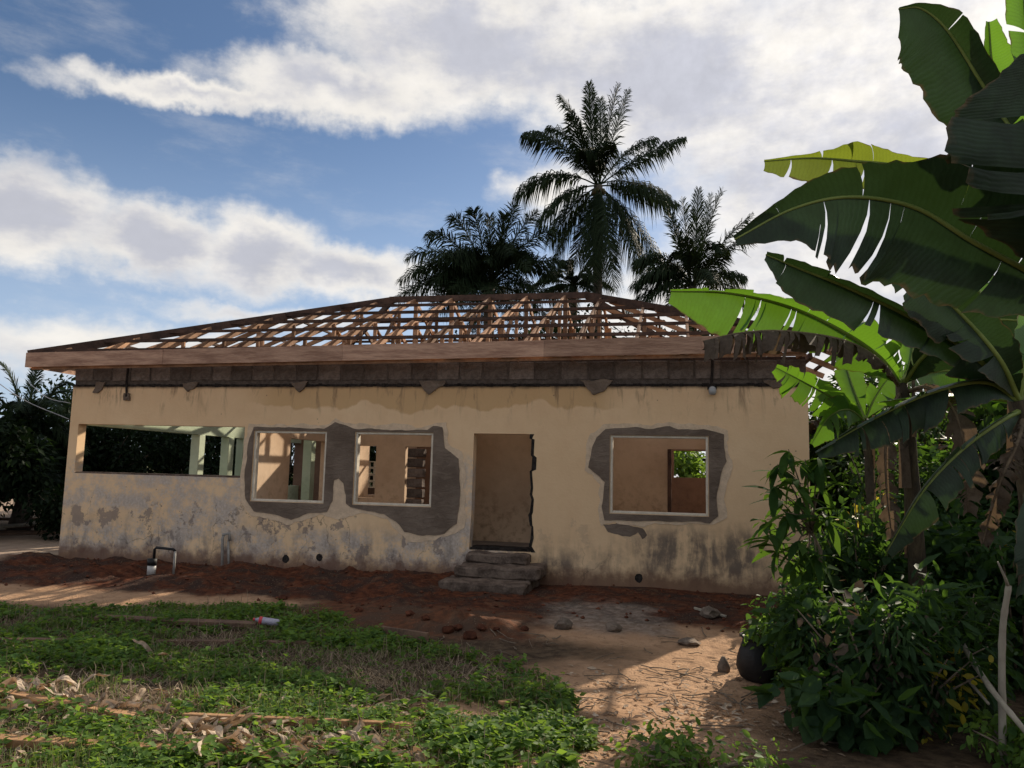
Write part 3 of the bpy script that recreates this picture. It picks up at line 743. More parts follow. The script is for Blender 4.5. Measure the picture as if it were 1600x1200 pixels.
# ---- roof frame (45-degree hips, unfinished)
EY0, EX0, EX1, RY, RZ = -0.60, -0.56, 14.75, 4.75, 6.10
EZ = 3.93
EY1 = 2 * RY - EY0
RX0, RX1 = 4.90, 9.75
def rz(s): return EZ + (RZ - EZ) * s
def ttone(): return 'timber_new'
def timber(name, a, b, w=0.05, h=0.10, mat='timber_new', up=(0, 0, 1)):
    c = (Vector(a) + Vector(b)) / 2
    m_ = MB().bar(Vector(a) - c, Vector(b) - c, w, h, up, 0.006)
    me = mesh(name, m_.v, m_.f)
    return link(name, me, mat, house, c)
timber('ridge_board', (RX0 - 0.1, RY, RZ + 0.03), (RX1 + 0.1, RY, RZ + 0.02), 0.05, 0.15, 'timber_dark')
for (cx_, cy_, rx_) in ((EX0, EY0, RX0), (EX1, EY0, RX1), (EX0, EY1, RX0), (EX1, EY1, RX1)):
    timber('hip_rafter', (cx_, cy_, EZ + 0.02), (rx_, RY, RZ + 0.03), 0.05, 0.16, 'timber_dark')
def smax(x): return max(0.0, min(1.0, (x - EX0) / (RX0 - EX0), (EX1 - x) / (EX1 - RX1)))
xs_ = [-0.1 + 0.94 * i + random.uniform(-0.06, 0.06) for i in range(16)]
for x in xs_:
    s = smax(x)
    if s < 0.04: continue
    j = random.uniform(-0.03, 0.03)
    for side in (0, 1):
        fy = (lambda q: EY0 + (RY - EY0) * q) if side == 0 else (lambda q: EY1 - (EY1 - RY) * q)
        timber('rafter', (x, fy(0.0), rz(0.0) - 0.02), (x + j, fy(s), rz(s) - 0.02), 0.05, 0.11)
        if s > 0.25:
            for q in (0.26, 0.50, 0.76):
                if q < s - 0.04:
                    timber('strut', (x + 0.05, fy(q), 3.90), (x + 0.05 + random.uniform(-.02, .02), fy(q), rz(q) - 0.03), 0.045, 0.07, up=(1, 0, 0))
            if s > 0.8:
                timber('strut', (x - 0.05, fy(0.50), 3.93), (x - 0.05, fy(0.80), rz(0.80) - 0.05), 0.045, 0.07, up=(1, 0, 0))
                timber('strut', (x - 0.05, fy(0.97), 3.93), (x - 0.05, fy(0.52), rz(0.52) - 0.05), 0.045, 0.07, up=(1, 0, 0))
    if s > 0.97: timber('king_post', (x, RY, 3.92), (x, RY, RZ - 0.05), 0.05, 0.10, up=(1, 0, 0))
    timber('tie_beam', (x + 0.05, 0.02 if x > 0 else 0.2, 3.89), (x + 0.05, D_ - 0.02, 3.89), 0.05, 0.10, 'timber_dark')
for y in np.arange(0.6, 9.2, 1.15):           # jack rafters of the two hipped ends
    s = 1 - abs(y - RY) / (RY - EY0)
    timber('rafter', (EX0, y, EZ - 0.02), (EX0 + (RX0 - EX0) * s, y, rz(s) - 0.02), 0.05, 0.10)
    timber('rafter', (EX1, y, EZ - 0.02), (EX1 - (EX1 - RX1) * s, y, rz(s) - 0.02), 0.05, 0.10)
for q in (0.03, 0.17, 0.33, 0.49, 0.65, 0.82):
    y0, y1, x0, x1, z = EY0 + (RY - EY0) * q, EY1 - (EY1 - RY) * q, EX0 + (RX0 - EX0) * q, EX1 - (EX1 - RX1) * q, rz(q) + 0.055
    xm = x0 + (x1 - x0) * random.uniform(0.4, 0.6)
    for y in (y0, y1):
        timber('purlin', (x0, y, z), (xm + 0.1, y, z + random.uniform(-.012, .012)), 0.052, 0.06, 'timber_dark')
        timber('purlin', (xm - 0.1, y + 0.052, z + random.uniform(-.012, .012)), (x1, y + 0.052, z), 0.052, 0.06, 'timber_dark')
    for x in (x0, x1): timber('purlin', (x, y0, z), (x, y1, z), 0.052, 0.055, 'timber_dark')
timber('wall_plate', (0.02, 0.13, 3.862), (13.98, 0.13, 3.862), 0.10, 0.05, 'timber_dark')
timber('wall_plate', (0.02, 9.36, 3.862), (13.98, 9.36, 3.862), 0.10, 0.05, 'timber_dark')
# fascia boards along the front eave (butted lengths), left eave and back eave
def fz(x): return 3.70 + 0.0108 * (x + 0.6)
for a, b in ((-0.58, 2.47), (2.472, 6.1), (6.102, 9.73), (9.732, 12.3), (12.302, 14.75)):
    za, zb = fz(a), fz(b)
    o = MB(); dy = random.uniform(-0.004, 0.004)
    o.add([(a, EY0 - 0.03 + dy, za), (b, EY0 - 0.03 + dy, zb), (b, EY0 + dy, zb), (a, EY0 + dy, za), (a, EY0 - 0.03 + dy, za + 0.285), (b, EY0 - 0.03 + dy, zb + 0.28), (b, EY0 + dy, zb + 0.28), (a, EY0 + dy, za + 0.285)], BOXF)
    bevel(o.build('fascia_board', 'fascia_timber', house), 0.002)
timber('fascia_board', (EX0 - 0.005, EY0 + 0.01, 3.84), (EX0 - 0.005, EY1, 3.86), 0.03, 0.28, 'fascia_timber')
timber('fascia_board', (EX0, EY1 + 0.02, 3.86), (EX1, EY1 + 0.02, 3.9), 0.03, 0.28, 'fascia_timber')
timber('soffit_batten', (-0.5, -0.53, 3.69), (13.9, -0.53, 3.83), 0.05, 0.06, 'timber_new')
for x in np.arange(-0.2, 14.0, 0.94):
    timber('soffit_batten', (x, -0.55, fz(x) + 0.03), (x + random.uniform(-.1, .1), 0.0, 3.86), 0.04, 0.06, 'timber_new')
for i, y in enumerate((0.1, 1.0, 2.2, 3.4)): timber('soffit_batten', (-0.52, y, 3.78), (0.02, y, 3.86), 0.05, 0.05, 'timber_new')

# ------------------------------------------------------------------ palms
def frond_arrays(p0, p1, p2, leaf_len, n=56, droop=0.45, width=0.035, r=rng, start=0.16, vee=0.25, plume=0.1):
    """pinnate frond on a quadratic curve; returns leaflet arrays and the rachis curve"""
    p0, p1, p2 = (np.asarray(p, float) for p in (p0, p1, p2))
    t = np.linspace(start, 1.0, n)[:, None]
    C = (1 - t) ** 2 * p0 + 2 * t * (1 - t) * p1 + t * t * p2
    Tn = norm(2 * (1 - t) * (p1 - p0) + 2 * t * (p2 - p1))
    up = np.array([0, 0, 1.0])
    S = norm(np.cross(Tn, up) + 1e-4); Nn = np.cross(S, Tn)
    prof = np.clip(np.sin(np.pi * (0.10 + 0.86 * (t - start) / (1 - start))), 0.15, 1) ** 0.6
    Vs, Fs, k = [], [], 0
    for sgn in (-1, 1):
        L = leaf_len * prof * (0.85 + 0.3 * r.random((n, 1)))
        d = norm(S * sgn + Tn * (0.55 + 0.5 * t + 1.5 * np.clip(Tn[:, 2:3], 0, 1) ** 2) + Nn * vee + r.normal(size=(n, 3)) * 0.10)
        d = norm(d + Nn * r.normal(size=(n, 1)) * plume)
        dp = droop * (1 - 0.62 * np.clip(Tn[:, 2:3], 0, 1))
        a = C + d * L * 0.48 - up * L * dp * 0.20
        b = C + d * L * (0.95 - 0.22 * dp) - up * L * dp * (0.72 + 0.45 * r.random((n, 1)))
        wv = Tn * width * (0.7 + 0.5 * prof) * 0.5
        V = np.stack([C - wv * 0.6, C + wv * 0.6, a - wv, a + wv, b], 1)
        Fc = np.array([(0, 1, 3), (0, 3, 2), (2, 3, 4)])[None] + (np.arange(n) * 5)[:, None, None]
        Vs.append(V.reshape(-1, 3)); Fs.append(Fc.reshape(-1, 3) + k); k += n * 5
    tt = np.linspace(0, 1, 9)[:, None]
    R = (1 - tt) ** 2 * p0 + 2 * tt * (1 - tt) * p1 + tt * tt * p2
    return np.vstack(Vs), np.vstack(Fs), R
def add_frond(parent, p0, p1, p2, leaf_len, mat='palm_leaf', rad=0.05, **kw):
    V, Fc, R = frond_arrays(p0, p1, p2, leaf_len, **kw)
    b = MB().tube(R, np.linspace(rad, rad * 0.2, len(R)), 4)
    nb = len(b.v); tris = []
    for f in b.f:
        for i in range(1, len(f) - 1): tris.append((f[0], f[i], f[i + 1]))
    V = np.vstack([np.array(b.v), V]); Fc = np.vstack([np.array(tris), Fc + nb])
    t = np.concatenate([np.full(nb, 0.9), np.repeat(rng.random((len(V) - nb) // 5), 5) * 0.8])
    return bulk('frond', V, Fc, t, mat, parent)
def palm(name, label, crown_px, depth, fronds, leaf_len, base_z=0.0, trunk_r=0.17, droop=0.5, nuts=0, extra=0, extra_len=3.0, lean=(0, 0), n=56, width=0.04, group=None, plume=0.1):
    c = at(crown_px[0], crown_px[1], depth)
    base = np.array([c[0] + lean[0], c[1] + lean[1], base_z])
    root = empty(name, base, label, 'palm tree', group)
    pts = [base + (c - base) * q + np.array([0.12 * math.sin(q * 3), 0, 0]) * (1 - q) for q in np.linspace(0, 1, 14)]
    rads = [trunk_r * (1.35 - 0.45 * min(1, q * 3) + 0.05 * (i % 2)) for i, q in enumerate(np.linspace(0, 1, 14))]
    MB().tube(pts, rads, 9).build('trunk', 'palm_trunk', root, True)
    sc = depth / FOC
    for (mx, my, tx, ty, dd) in fronds:
        p1 = at(mx, my, depth + dd * 0.6); p2 = at(tx, ty, depth + dd)
        add_frond(root, c + rng.normal(size=3) * 0.08, p1, p2, leaf_len, droop=droop, n=n, width=width, plume=plume)
    for i in range(extra):
        a = rng.uniform(0, 6.283); e = rng.uniform(-0.5, 1.1)
        d = np.array([math.cos(a) * math.cos(e), math.sin(a) * math.cos(e), math.sin(e)])
        l = extra_len * rng.uniform(0.8, 1.15)
        p1 = c + d * l * 0.55 + np.array([0, 0, 0.25 * l]); p2 = c + d * l * np.array([1, 1, 0.7]) - np.array([0, 0, 0.2 * l])
        add_frond(root, c, p1, p2, leaf_len, droop=droop, n=n, width=width, plume=plume)
    for i in range(nuts):
        a = rng.uniform(0, 6.283); p = c + np.array([math.cos(a) * 0.28, math.sin(a) * 0.28, -0.25 - 0.2 * rng.random()])
        MB().lathe(p, [(0, -0.15), (0.09, -0.11), (0.13, 0), (0.10, 0.10), (0, 0.15)], 8).build('coconut', 'coconut', root, True)
    return root
def Z3(zx, zy): return 600 + zx / 2.6667, 110 + zy / 2.6667
def zf(lst): return [(*Z3(a, b), *Z3(c, d), e) for a, b, c, d, e in lst]
palm('coconut_palm', 'tallest coconut palm with feathery dark crown behind the roof ridge', Z3(892, 480), 42.0,
     zf([(720, 250, 588, 262, -1.5), (690, 370, 552, 520, 0.5), (800, 260, 690, 240, 2), (830, 230, 735, 110, 1), (860, 250, 855, 55, -1), (905, 240, 900, 120, 2.5),
         (930, 230, 975, 65, 0.5), (965, 250, 1015, 85, 2), (1060, 350, 1245, 282, -1), (1010, 300, 1130, 285, 2.5), (1060, 470, 1215, 555, 0.5), (1000, 430, 1180, 520, 3),
         (740, 480, 645, 625, -1), (770, 540, 690, 720, 1.5), (790, 580, 690, 850, -0.5), (850, 620, 790, 800, 2), (870, 650, 872, 930, -1), (930, 650, 960, 920, 1),
         (1010, 560, 1060, 760, -1.5), (1060, 590, 1195, 900, 0.5), (1010, 620, 1090, 860, 2), (820, 330, 780, 180, -2), (900, 330, 830, 330, -3), (880, 350, 940, 300, -3.2), (880, 560, 880, 880, -2.5), (920, 540, 950, 820, -3)]),
     1.45, trunk_r=0.26, droop=0.95, nuts=7, n=120, width=0.062, plume=0.2)
palm('oil_palm', 'broad bushy oil palm left of the tall coconut palm behind the roof', Z3(440, 900), 36.0,
     zf([(220, 740, 62, 880, 0), (250, 690, 95, 780, 1), (270, 640, 180, 690, -1), (330, 600, 285, 615, 0.5), (380, 610, 375, 585, -1), (440, 640, 440, 610, 1), (500, 620, 500, 610, -0.5),
         (520, 640, 540, 562, 0), (560, 640, 640, 590, 1), (600, 680, 710, 660, -1), (620, 760, 740, 800, 0), (180, 820, 45, 960, -1), (300, 800, 200, 960, -2), (420, 780, 330, 960, -2),
         (560, 800, 640, 960, -2), (260, 780, 120, 930, 1.5), (350, 720, 260, 800, -2.5), (480, 740, 430, 800, -2.5), (560, 740, 600, 830, -2.4)]),
     1.0, trunk_r=0.28, droop=0.55, extra=34, extra_len=3.7, n=100, width=0.05, plume=0.55)
palm('young_coconut_palm', 'shorter palm with upright fronds right of the tall coconut palm', Z3(1285, 900), 38.0,
     zf([(1225, 700, 1180, 560, 0), (1260, 690, 1245, 540, 1), (1300, 680, 1310, 498, -1), (1340, 680, 1405, 500, 0.5), (1350, 760, 1530, 600, 0), (1400, 720, 1545, 700, 1), (1180, 780, 1045, 800, 0),
         (1180, 760, 1030, 900, -1), (1200, 830, 1090, 960, -1), (1380, 820, 1500, 860, -1), (1330, 720, 1360, 520, 2), (1240, 720, 1190, 600, 2), (1290, 800, 1250, 700, -2), (1330, 820, 1420, 760, -2)]),
     1.15, trunk_r=0.22, droop=0.7, extra=12, extra_len=3.4, n=96, width=0.056, plume=0.25)
palm('small_oil_palm', 'small palm between the oil palm and the coconut trunk above the rafters', Z3(790, 900), 46.0,
     zf([(730, 830, 690, 850, 0), (770, 800, 760, 810, 1), (820, 820, 850, 840, 0), (720, 880, 680, 930, 0), (840, 870, 870, 910, -1), (790, 850, 780, 860, -1.5)]),
     0.8, trunk_r=0.25, droop=0.6, extra=14, extra_len=2.6, n=70, width=0.07)
# palms at the left edge of the yard
palm('leaning_oil_palm', 'drooping dark oil palm at the left edge beside the house corner', (42, 690), 21.0,
     [(20, 600, -60, 610, -1), (30, 590, 0, 566, 0), (50, 590, 60, 575, 1), (80, 590, 112, 600, 0.5), (75, 620, 112, 700, -0.5), (60, 600, 98, 640, -1.5), (10, 620, -40, 720, -1), (30, 640, 0, 760, -2), (55, 640, 75, 770, -2),
      (40, 600, 30, 640, -2.4), (60, 600, 120, 610, 2), (90, 640, 135, 740, 1.0)],
     0.55, trunk_r=0.22, droop=0.6, extra=10, extra_len=2.0, n=56, width=0.04)

# ------------------------------------------------------------------ broadleaf trees
def tree(name, label, base, h, r, n, size, mat='tree_leaf', cat='tree', group=None, clumps=16, low=0.25, squash=0.8, trunk=0.12, seed=0, tl=1.5, tw=0.55):
    g = np.random.default_rng(1000 + seed)
    base = np.asarray(base, float)
    root = empty(name, base, label, cat, group)
    top = base + np.array([0, 0, h])
    cen = []
    for i in range(clumps):
        v = norm(g.normal(size=3)); rr = g.random() ** 0.4
        z = low * h + (1 - low) * h * (0.5 + 0.5 * v[2] * rr * 0.95)
        cen.append(np.array([base[0] + v[0] * rr * r, base[1] + v[1] * rr * r, base[2] + z]))
    tr = MB(); mid = base + np.array([g.normal() * 0.1, g.normal() * 0.1, h * 0.42])
    tr.tube([base - np.array([0, 0, 0.2]), base + (mid - base) * 0.5 + g.normal(size=3) * 0.05, mid, mid + np.array([0.1, 0, h * 0.25])], [trunk * 1.3, trunk, trunk * 0.8, trunk * 0.3], 7)
    for c in cen:
        s0 = base + (mid - base) * g.uniform(0.45, 1.0)
        tr.tube([s0, (s0 + c) / 2 + g.normal(size=3) * 0.1 * r, c], [trunk * 0.45, trunk * 0.25, trunk * 0.06], 5)
    tr.build('trunk', 'bark', root, True)
    P, D = [], []
    per = n // clumps
    for c in cen:
        cr = r * g.uniform(0.28, 0.55)
        v = norm(g.normal(size=(per, 3))); rad = cr * g.random((per, 1)) ** 0.45
        q = c + v * rad * np.array([1, 1, squash])
        P.append(q); D.append(norm(v + np.array([0, 0, -0.35]) + g.normal(size=(per, 3)) * 0.5))
    P = np.vstack(P); D = np.vstack(D)
    P[:, 2] = np.maximum(P[:, 2], base[2] + 0.05)
    Nn = norm(g.normal(size=P.shape) * 0.55 + np.array([0, 0, 1.0]))
    L = size * (0.6 + 0.8 * g.random(len(P)))
    leaf_object('crown', P, D, Nn, L * tl, L * tw * 1.3, mat, root, r=g)
    return root
def gz(p): return np.array([p[0], p[1], gh(p[0], p[1])])
GB = 'trees and shrubs beyond the left side of the house'
for i, (x, y, h, r, lab) in enumerate(((-5.2, 3.0, 3.6, 1.6, 'dark shrub nearest the left corner of the house'), (-8.2, 4.5, 4.2, 2.2, 'dark bushy tree at the left edge of the photo'),
                                      (-5.5, 7.5, 4.3, 2.2, 'dark tree seen through the left part of the long opening'), (-4.4, 11.0, 4.4, 2.4, 'dark tree seen between the veranda posts'),
                                      (-8.5, 9.5, 4.6, 2.6, 'dark tree further back beyond the veranda'), (-3.2, 15.0, 4.6, 2.6, 'dense dark tree seen through the second window'),
                                      (-10.5, 1.0, 3.8, 2.2, 'low dark tree outside the left edge of the yard'), (-7.5, 14.5, 5.0, 2.8, 'tall dark tree far behind the veranda'))):
    tree('bush_tree' if h < 4 else 'tree', lab, gz((x, y)), h, r, 7000, 0.13, 'tree_leaf_shaded', 'tree', GB, clumps=24, low=0.04, seed=i, trunk=0.11)
for i, (x, y, h, r, lab) in enumerate(((0.8, 15.0, 4.6, 2.4, 'dark tree behind the back wall seen through the middle window'), (4.6, 19.5, 9.2, 3.0, 'leafy tree under the oil palm behind the roof frame'),
                                      (8.0, 21.0, 9.4, 3.4, 'leafy tree behind the middle of the roof frame'), (12.0, 20.0, 9.0, 3.0, 'leafy tree behind the right end of the roof frame'),
                                      (16.5, 16.0, 4.2, 1.8, 'leafy tree behind the right rear corner of the house'))):
    tree('tree', lab, gz((x, y)), h, r, 5200, 0.17, 'tree_leaf_shaded', 'tree', 'trees behind the house', clumps=24, low=0.25, seed=20 + i, trunk=0.14)

# ------------------------------------------------------------------ banana plants
def banana_leaf(parent, pts, wl, wr, el, er, tears=8, curl=0.25, dead=False, mat='banana_leaf', seed=0, rib=0.016, fwd=0.35, hang=0.0, wild=1.0):
    """blade along a midrib: half widths (m) and spread directions given per control point"""
    g = np.random.default_rng(5000 + seed)
    Mst, K = 56, 4
    C = crom(pts, Mst)
    k = len(pts); u = np.linspace(0, k - 1, Mst)
    ip = lambda a: np.stack([np.interp(u, range(k), np.asarray(a, float)[:, j]) for j in range(3)], 1)
    Tn = norm(np.gradient(C, axis=0))
    verts, faces, uvs, tints = [], [], [], []
    base_t = g.random()
    for half, (wd, ed) in enumerate(((wl, el), (wr, er))):
        w = np.interp(u, range(k), wd); E_ = norm(ip(ed))
        cuts = sorted(set([0, Mst - 1] + [int(c) for c in g.integers(3, Mst - 3, tears)]))
        for a, b in zip(cuts[:-1], cuts[1:]):
            if b - a < 1: continue
            sh = g.normal() * 0.10 * wild; dr = abs(g.normal()) * 0.22 * wild; sw = g.normal() * 0.16 * wild; short = 1 - abs(g.normal()) * (0.16 if dead else 0.05) * wild
            t0 = base_t * 0.6 + g.random() * 0.4; es = g.random() * 9
            gap = (0.10 if tears else 0.0) * (2.0 if dead else wild) * g.uniform(0.0, 1.3) ** 2
            st = list(range(a, b + 1)); n = len(st); k0 = len(verts)
            for ii_, s in enumerate(st):
                q = (ii_ / max(1, n - 1)) * 2 - 1
                nrm_ = np.cross(Tn[s], E_[s])
                for j in range(K + 1):
                    t = j / K
                    p = C[s] + E_[s] * w[s] * t * short * (1 + t * (0.035 * math.sin(s * 1.7 + es) + 0.03 * math.sin(s * 0.61 + es * 2) + 0.02 * g.normal())) + Tn[s] * w[s] * (fwd * t * t + sh * t - gap * q * t * min(1, n / 6)) \
                        + nrm_ * w[s] * (sw * t * t + curl * 0.25 * math.sin(t * 3.1)) - np.array([0, 0, 1]) * w[s] * (dr + hang + curl * 0.6) * t * t * 0.6
                    if dead: p = p + g.normal(size=3) * 0.006 * t + nrm_ * 0.022 * t * math.sin(ii_ * 0.9 + sh * 40 + j * 0.7)
                    verts.append(p); uvs.append((s / Mst, t)); tints.append(t0)
            for ii_ in range(n - 1):
                for j in range(K):
                    q0 = k0 + ii_ * (K + 1) + j
                    faces.append((q0, q0 + 1, q0 + K + 2, q0 + K + 1))
    o = bulk('leaf', np.array(verts), np.array(faces), tints, 'dry_blade' if dead else mat, parent, smooth=True)
    uvl = o.data.uv_layers.new(name='UVMap')
    li = np.empty(len(o.data.loops), np.int32); o.data.loops.foreach_get('vertex_index', li)
    uvl.data.foreach_set('uv', np.array(uvs, np.float32)[li].ravel())
    MB().tube(C, np.linspace(rib, rib * 0.22, Mst), 6).build('midrib', 'midrib_dry' if dead else 'midrib', o, True)
    return o
def bleaf(parent, px, wl, wr, tl=0.0, tr=0.0, **kw):
    """px: (x, y, depth) bearings of the midrib; wl/wr: half widths in photo pixels on the left/right of the growth direction; tl/tr: how far each half turns towards the camera (deg)"""
    pts = [at(*p) for p in px]
    n = len(px); el, er, a, b = [], [], [], []
    for i in range(n):
        t = np.array(px[min(i + 1, n - 1)][:2]) - np.array(px[max(i - 1, 0)][:2]); t = t / np.linalg.norm(t)
        lpx = np.array([t[1], -t[0]])                        # left of the direction of growth in the picture plane (y down)
        L3 = CR * lpx[0] - CU * lpx[1]
        cl, sl, cr_, sr = math.cos(math.radians(tl)), math.sin(math.radians(tl)), math.cos(math.radians(tr)), math.sin(math.radians(tr))
        el.append(L3 * cl - FW * sl); er.append(-L3 * cr_ - FW * sr)
        s = px[i][2] / FOC
        a.append(wl[i] * s / max(cl, 0.2)); b.append(wr[i] * s / max(cr_, 0.2))
    return banana_leaf(parent, pts, a, b, el, er, **kw)
def pseudostem(parent, pts, r0, r1, seed=0):
    C = crom(pts, 14)
    MB().tube(C, [r0 + (r1 - r0) * q + 0.006 * math.sin(i * 2.3 + seed) for i, q in enumerate(np.linspace(0, 1, 14))], 12).build('pseudostem', 'pseudostem', parent, True)
    for j in range(4):                                       # loose dry sheaths
        i = 2 + j * 3; p = C[min(i, 12)]; a = seed + j * 1.9
        d = np.array([math.cos(a), math.sin(a), 0]); s = np.array([-d[1], d[0], 0]); r = r0 * 1.02
        q = []
        for z in np.linspace(-0.25, 0.35, 6):
            for w in (-0.5, 0, 0.5):
                q.append(p + d * (r * (1.0 if w == 0 else 0.86) + 0.03 * (z + 0.25) ** 2) + s * w * r * (1.3 - z) + np.array([0, 0, z]))
        f = [(i_ * 3 + c, i_ * 3 + c + 1, i_ * 3 + c + 4, i_ * 3 + c + 3) for i_ in range(5) for c in (0, 1)]
        bulk('sheath', np.array(q), np.array(f), np.full(18, 0.3 + 0.1 * j), 'dry_blade', parent, True)

# plant beside the house corner
A = 7.2
ba = pg(1440, 1062); 
plantA = empty('banana_plant', ba, 'banana plant with torn bright green leaf reaching over the front eave', 'banana plant')
pseudostem(plantA, [ba - np.array([0, 0, .1]), at(1432, 860, A + .05), at(1420, 700, A), at(1408, 598, A)], 0.088, 0.055)
bleaf(plantA, [(1408, 602, A), (1372, 556, A), (1310, 514, A - .1), (1230, 478, A - .2), (1140, 458, A - .3), (1048, 455, A - .4)], [0, 42, 62, 60, 58, 16], [0, 26, 34, 22, 7, 3], 12, 62, tears=16, seed=1, rib=0.028, curl=0.1)
bleaf(plantA, [(1405, 604, A), (1375, 565, A - .2), (1320, 533, A - .3), (1230, 518, A - .5), (1160, 520, A - .6), (1098, 533, A - .7)], [0, 10, 20, 26, 26, 14], [0, 5, 9, 11, 12, 8], 15, 110, tears=40, seed=2, dead=True, rib=0.022, hang=0.25)
bleaf(plantA, [(1412, 600, A), (1440, 560, A - .3), (1490, 520, A - .7), (1550, 500, A - 1.1), (1640, 505, A - 1.5)], [0, 30, 48, 42, 20], [0, 40, 72, 72, 30], 30, 15, tears=8, seed=3, rib=0.026, mat='banana_leaf_shaded')
bleaf(plantA, [(1412, 596, A), (1425, 560, A + .1), (1432, 500, A + .3), (1450, 440, A + .6), (1490, 385, A + 1.0)], [0, 22, 45, 45, 10], [0, 30, 50, 50, 10], 25, 20, tears=5, seed=4, rib=0.026)
bleaf(plantA, [(1410, 600, A), (1392, 575, A + .2), (1352, 545, A + .6), (1322, 512, A + 1.2), (1300, 470, A + 1.8)], [0, 16, 40, 36, 8], [0, 16, 40, 36, 8], 25, 25, tears=6, seed=5, rib=0.022)
bleaf(plantA, [(1418, 612, A), (1450, 606, A - .3), (1490, 640, A - .5), (1510, 720, A - .6), (1512, 800, A - .6)], [0, 12, 22, 24, 12], [0, 12, 24, 22, 12], 30, 20, tears=26, seed=6, dead=True, rib=0.02)
bleaf(plantA, [(1408, 612, A), (1392, 640, A - .2), (1384, 700, A - .3), (1386, 770, A - .3), (1394, 840, A - .3)], [0, 8, 15, 17, 9], [0, 9, 17, 17, 8], 30, 20, tears=24, seed=7, dead=True, rib=0.018)
bleaf(plantA, [(1412, 604, A), (1440, 585, A + .4), (1490, 580, A + .9), (1545, 600, A + 1.3), (1590, 650, A + 1.5)], [0, 26, 46, 46, 12], [0, 26, 46, 46, 12], 40, 20, tears=7, seed=8, rib=0.024)

# young sucker between the house corner and the big stem
Q = 8.6
bq = gp(1360, 900, Q)
plantQ = empty('banana_plant', bq, 'young banana sucker with small bright leaves crossing the house corner', 'banana plant')
pseudostem(plantQ, [bq - np.array([0, 0, .1]), at(1362, 800, Q), at(1352, 655, Q)], 0.07, 0.04, 7)
bleaf(plantQ, [(1352, 658, Q), (1312, 628, Q - .1), (1262, 600, Q - .2), (1212, 574, Q - .3)], [0, 26, 34, 8], [0, 16, 20, 8], 15, 35, tears=9, seed=31, rib=0.014)
bleaf(plantQ, [(1352, 658, Q), (1325, 640, Q - .2), (1295, 652, Q - .3), (1268, 694, Q - .4)], [0, 24, 28, 6], [0, 20, 24, 6], 20, 30, tears=6, seed=32, rib=0.014)
bleaf(plantQ, [(1352, 655, Q), (1368, 620, Q + .1), (1390, 590, Q + .2), (1420, 575, Q + .3)], [0, 22, 26, 8], [0, 22, 26, 8], 20, 30, tears=5, seed=33, rib=0.014)
bleaf(plantQ, [(1352, 655, Q), (1335, 612, Q + .2), (1322, 570, Q + .4), (1318, 530, Q + .6)], [0, 20, 24, 6], [0, 20, 24, 6], 25, 25, tears=4, seed=34, rib=0.014)

# plant at the right edge, mid distance
C5 = 5.4
bc = at(1640, 1140, C5); bc[2] = gh(bc[0], bc[1])
plantC = empty('banana_plant', bc, 'banana plant at the right edge with long dark leaves pointing left', 'banana plant')
pseudostem(plantC, [bc, at(1625, 900, C5), at(1608, 720, C5), at(1592, 625, C5)], 0.12, 0.07, 2)
bleaf(plantC, [(1592, 628, C5), (1520, 555, C5 - .1), (1430, 500, C5 - .2), (1330, 452, C5 - .4), (1250, 420, C5 - .5), (1197, 398, C5 - .6)], [0, 40, 52, 50, 42, 8], [0, 18, 16, 16, 12, 4], 20, 55, tears=6, seed=11, rib=0.026, curl=0.15, mat='banana_leaf_shaded')
bleaf(plantC, [(1592, 628, C5), (1560, 560, C5 - .2), (1500, 490, C5 - .2), (1440, 438, C5 - .3), (1388, 405, C5 - .4)], [0, 40, 56, 46, 10], [0, 36, 40, 30, 8], 20, 30, tears=6, seed=12, rib=0.026, mat='banana_leaf_shaded')
bleaf(plantC, [(1598, 640, C5), (1560, 660, C5 - .2), (1500, 705, C5 - .3), (1440, 770, C5 - .4), (1385, 862, C5 - .4)], [0, 26, 38, 40, 10], [0, 16, 24, 20, 6], 15, 50, tears=9, seed=13, rib=0.022, mat='banana_leaf_shaded')
bleaf(plantC, [(1594, 630, C5), (1540, 598, C5 - .1), (1460, 612, C5 - .1), (1370, 652, C5), (1275, 706, C5)], [0, 30, 42, 40, 10], [0, 12, 16, 16, 6], 25, 60, tears=10, seed=14, rib=0.022, mat='banana_leaf_shaded')
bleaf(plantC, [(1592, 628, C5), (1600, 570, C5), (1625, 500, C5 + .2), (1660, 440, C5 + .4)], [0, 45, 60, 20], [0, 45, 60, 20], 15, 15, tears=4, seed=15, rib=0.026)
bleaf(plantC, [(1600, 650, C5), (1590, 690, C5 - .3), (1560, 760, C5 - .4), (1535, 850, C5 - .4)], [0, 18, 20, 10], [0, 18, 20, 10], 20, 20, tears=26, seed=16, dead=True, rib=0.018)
bleaf(plantC, [(1606, 640, C5), (1640, 680, C5 - .4), (1640, 790, C5 - .8), (1600, 930, C5 - 1.0)], [0, 50, 60, 20], [0, 50, 60, 20], 20, 20, tears=6, seed=17, rib=0.02, mat='banana_leaf_shaded')
bleaf(plantC, [(1592, 628, C5), (1570, 560, C5 + .6), (1540, 470, C5 + 1.2), (1500, 410, C5 + 1.7)], [0, 34, 44, 12], [0, 34, 44, 12], 20, 20, tears=6, seed=18, rib=0.026)

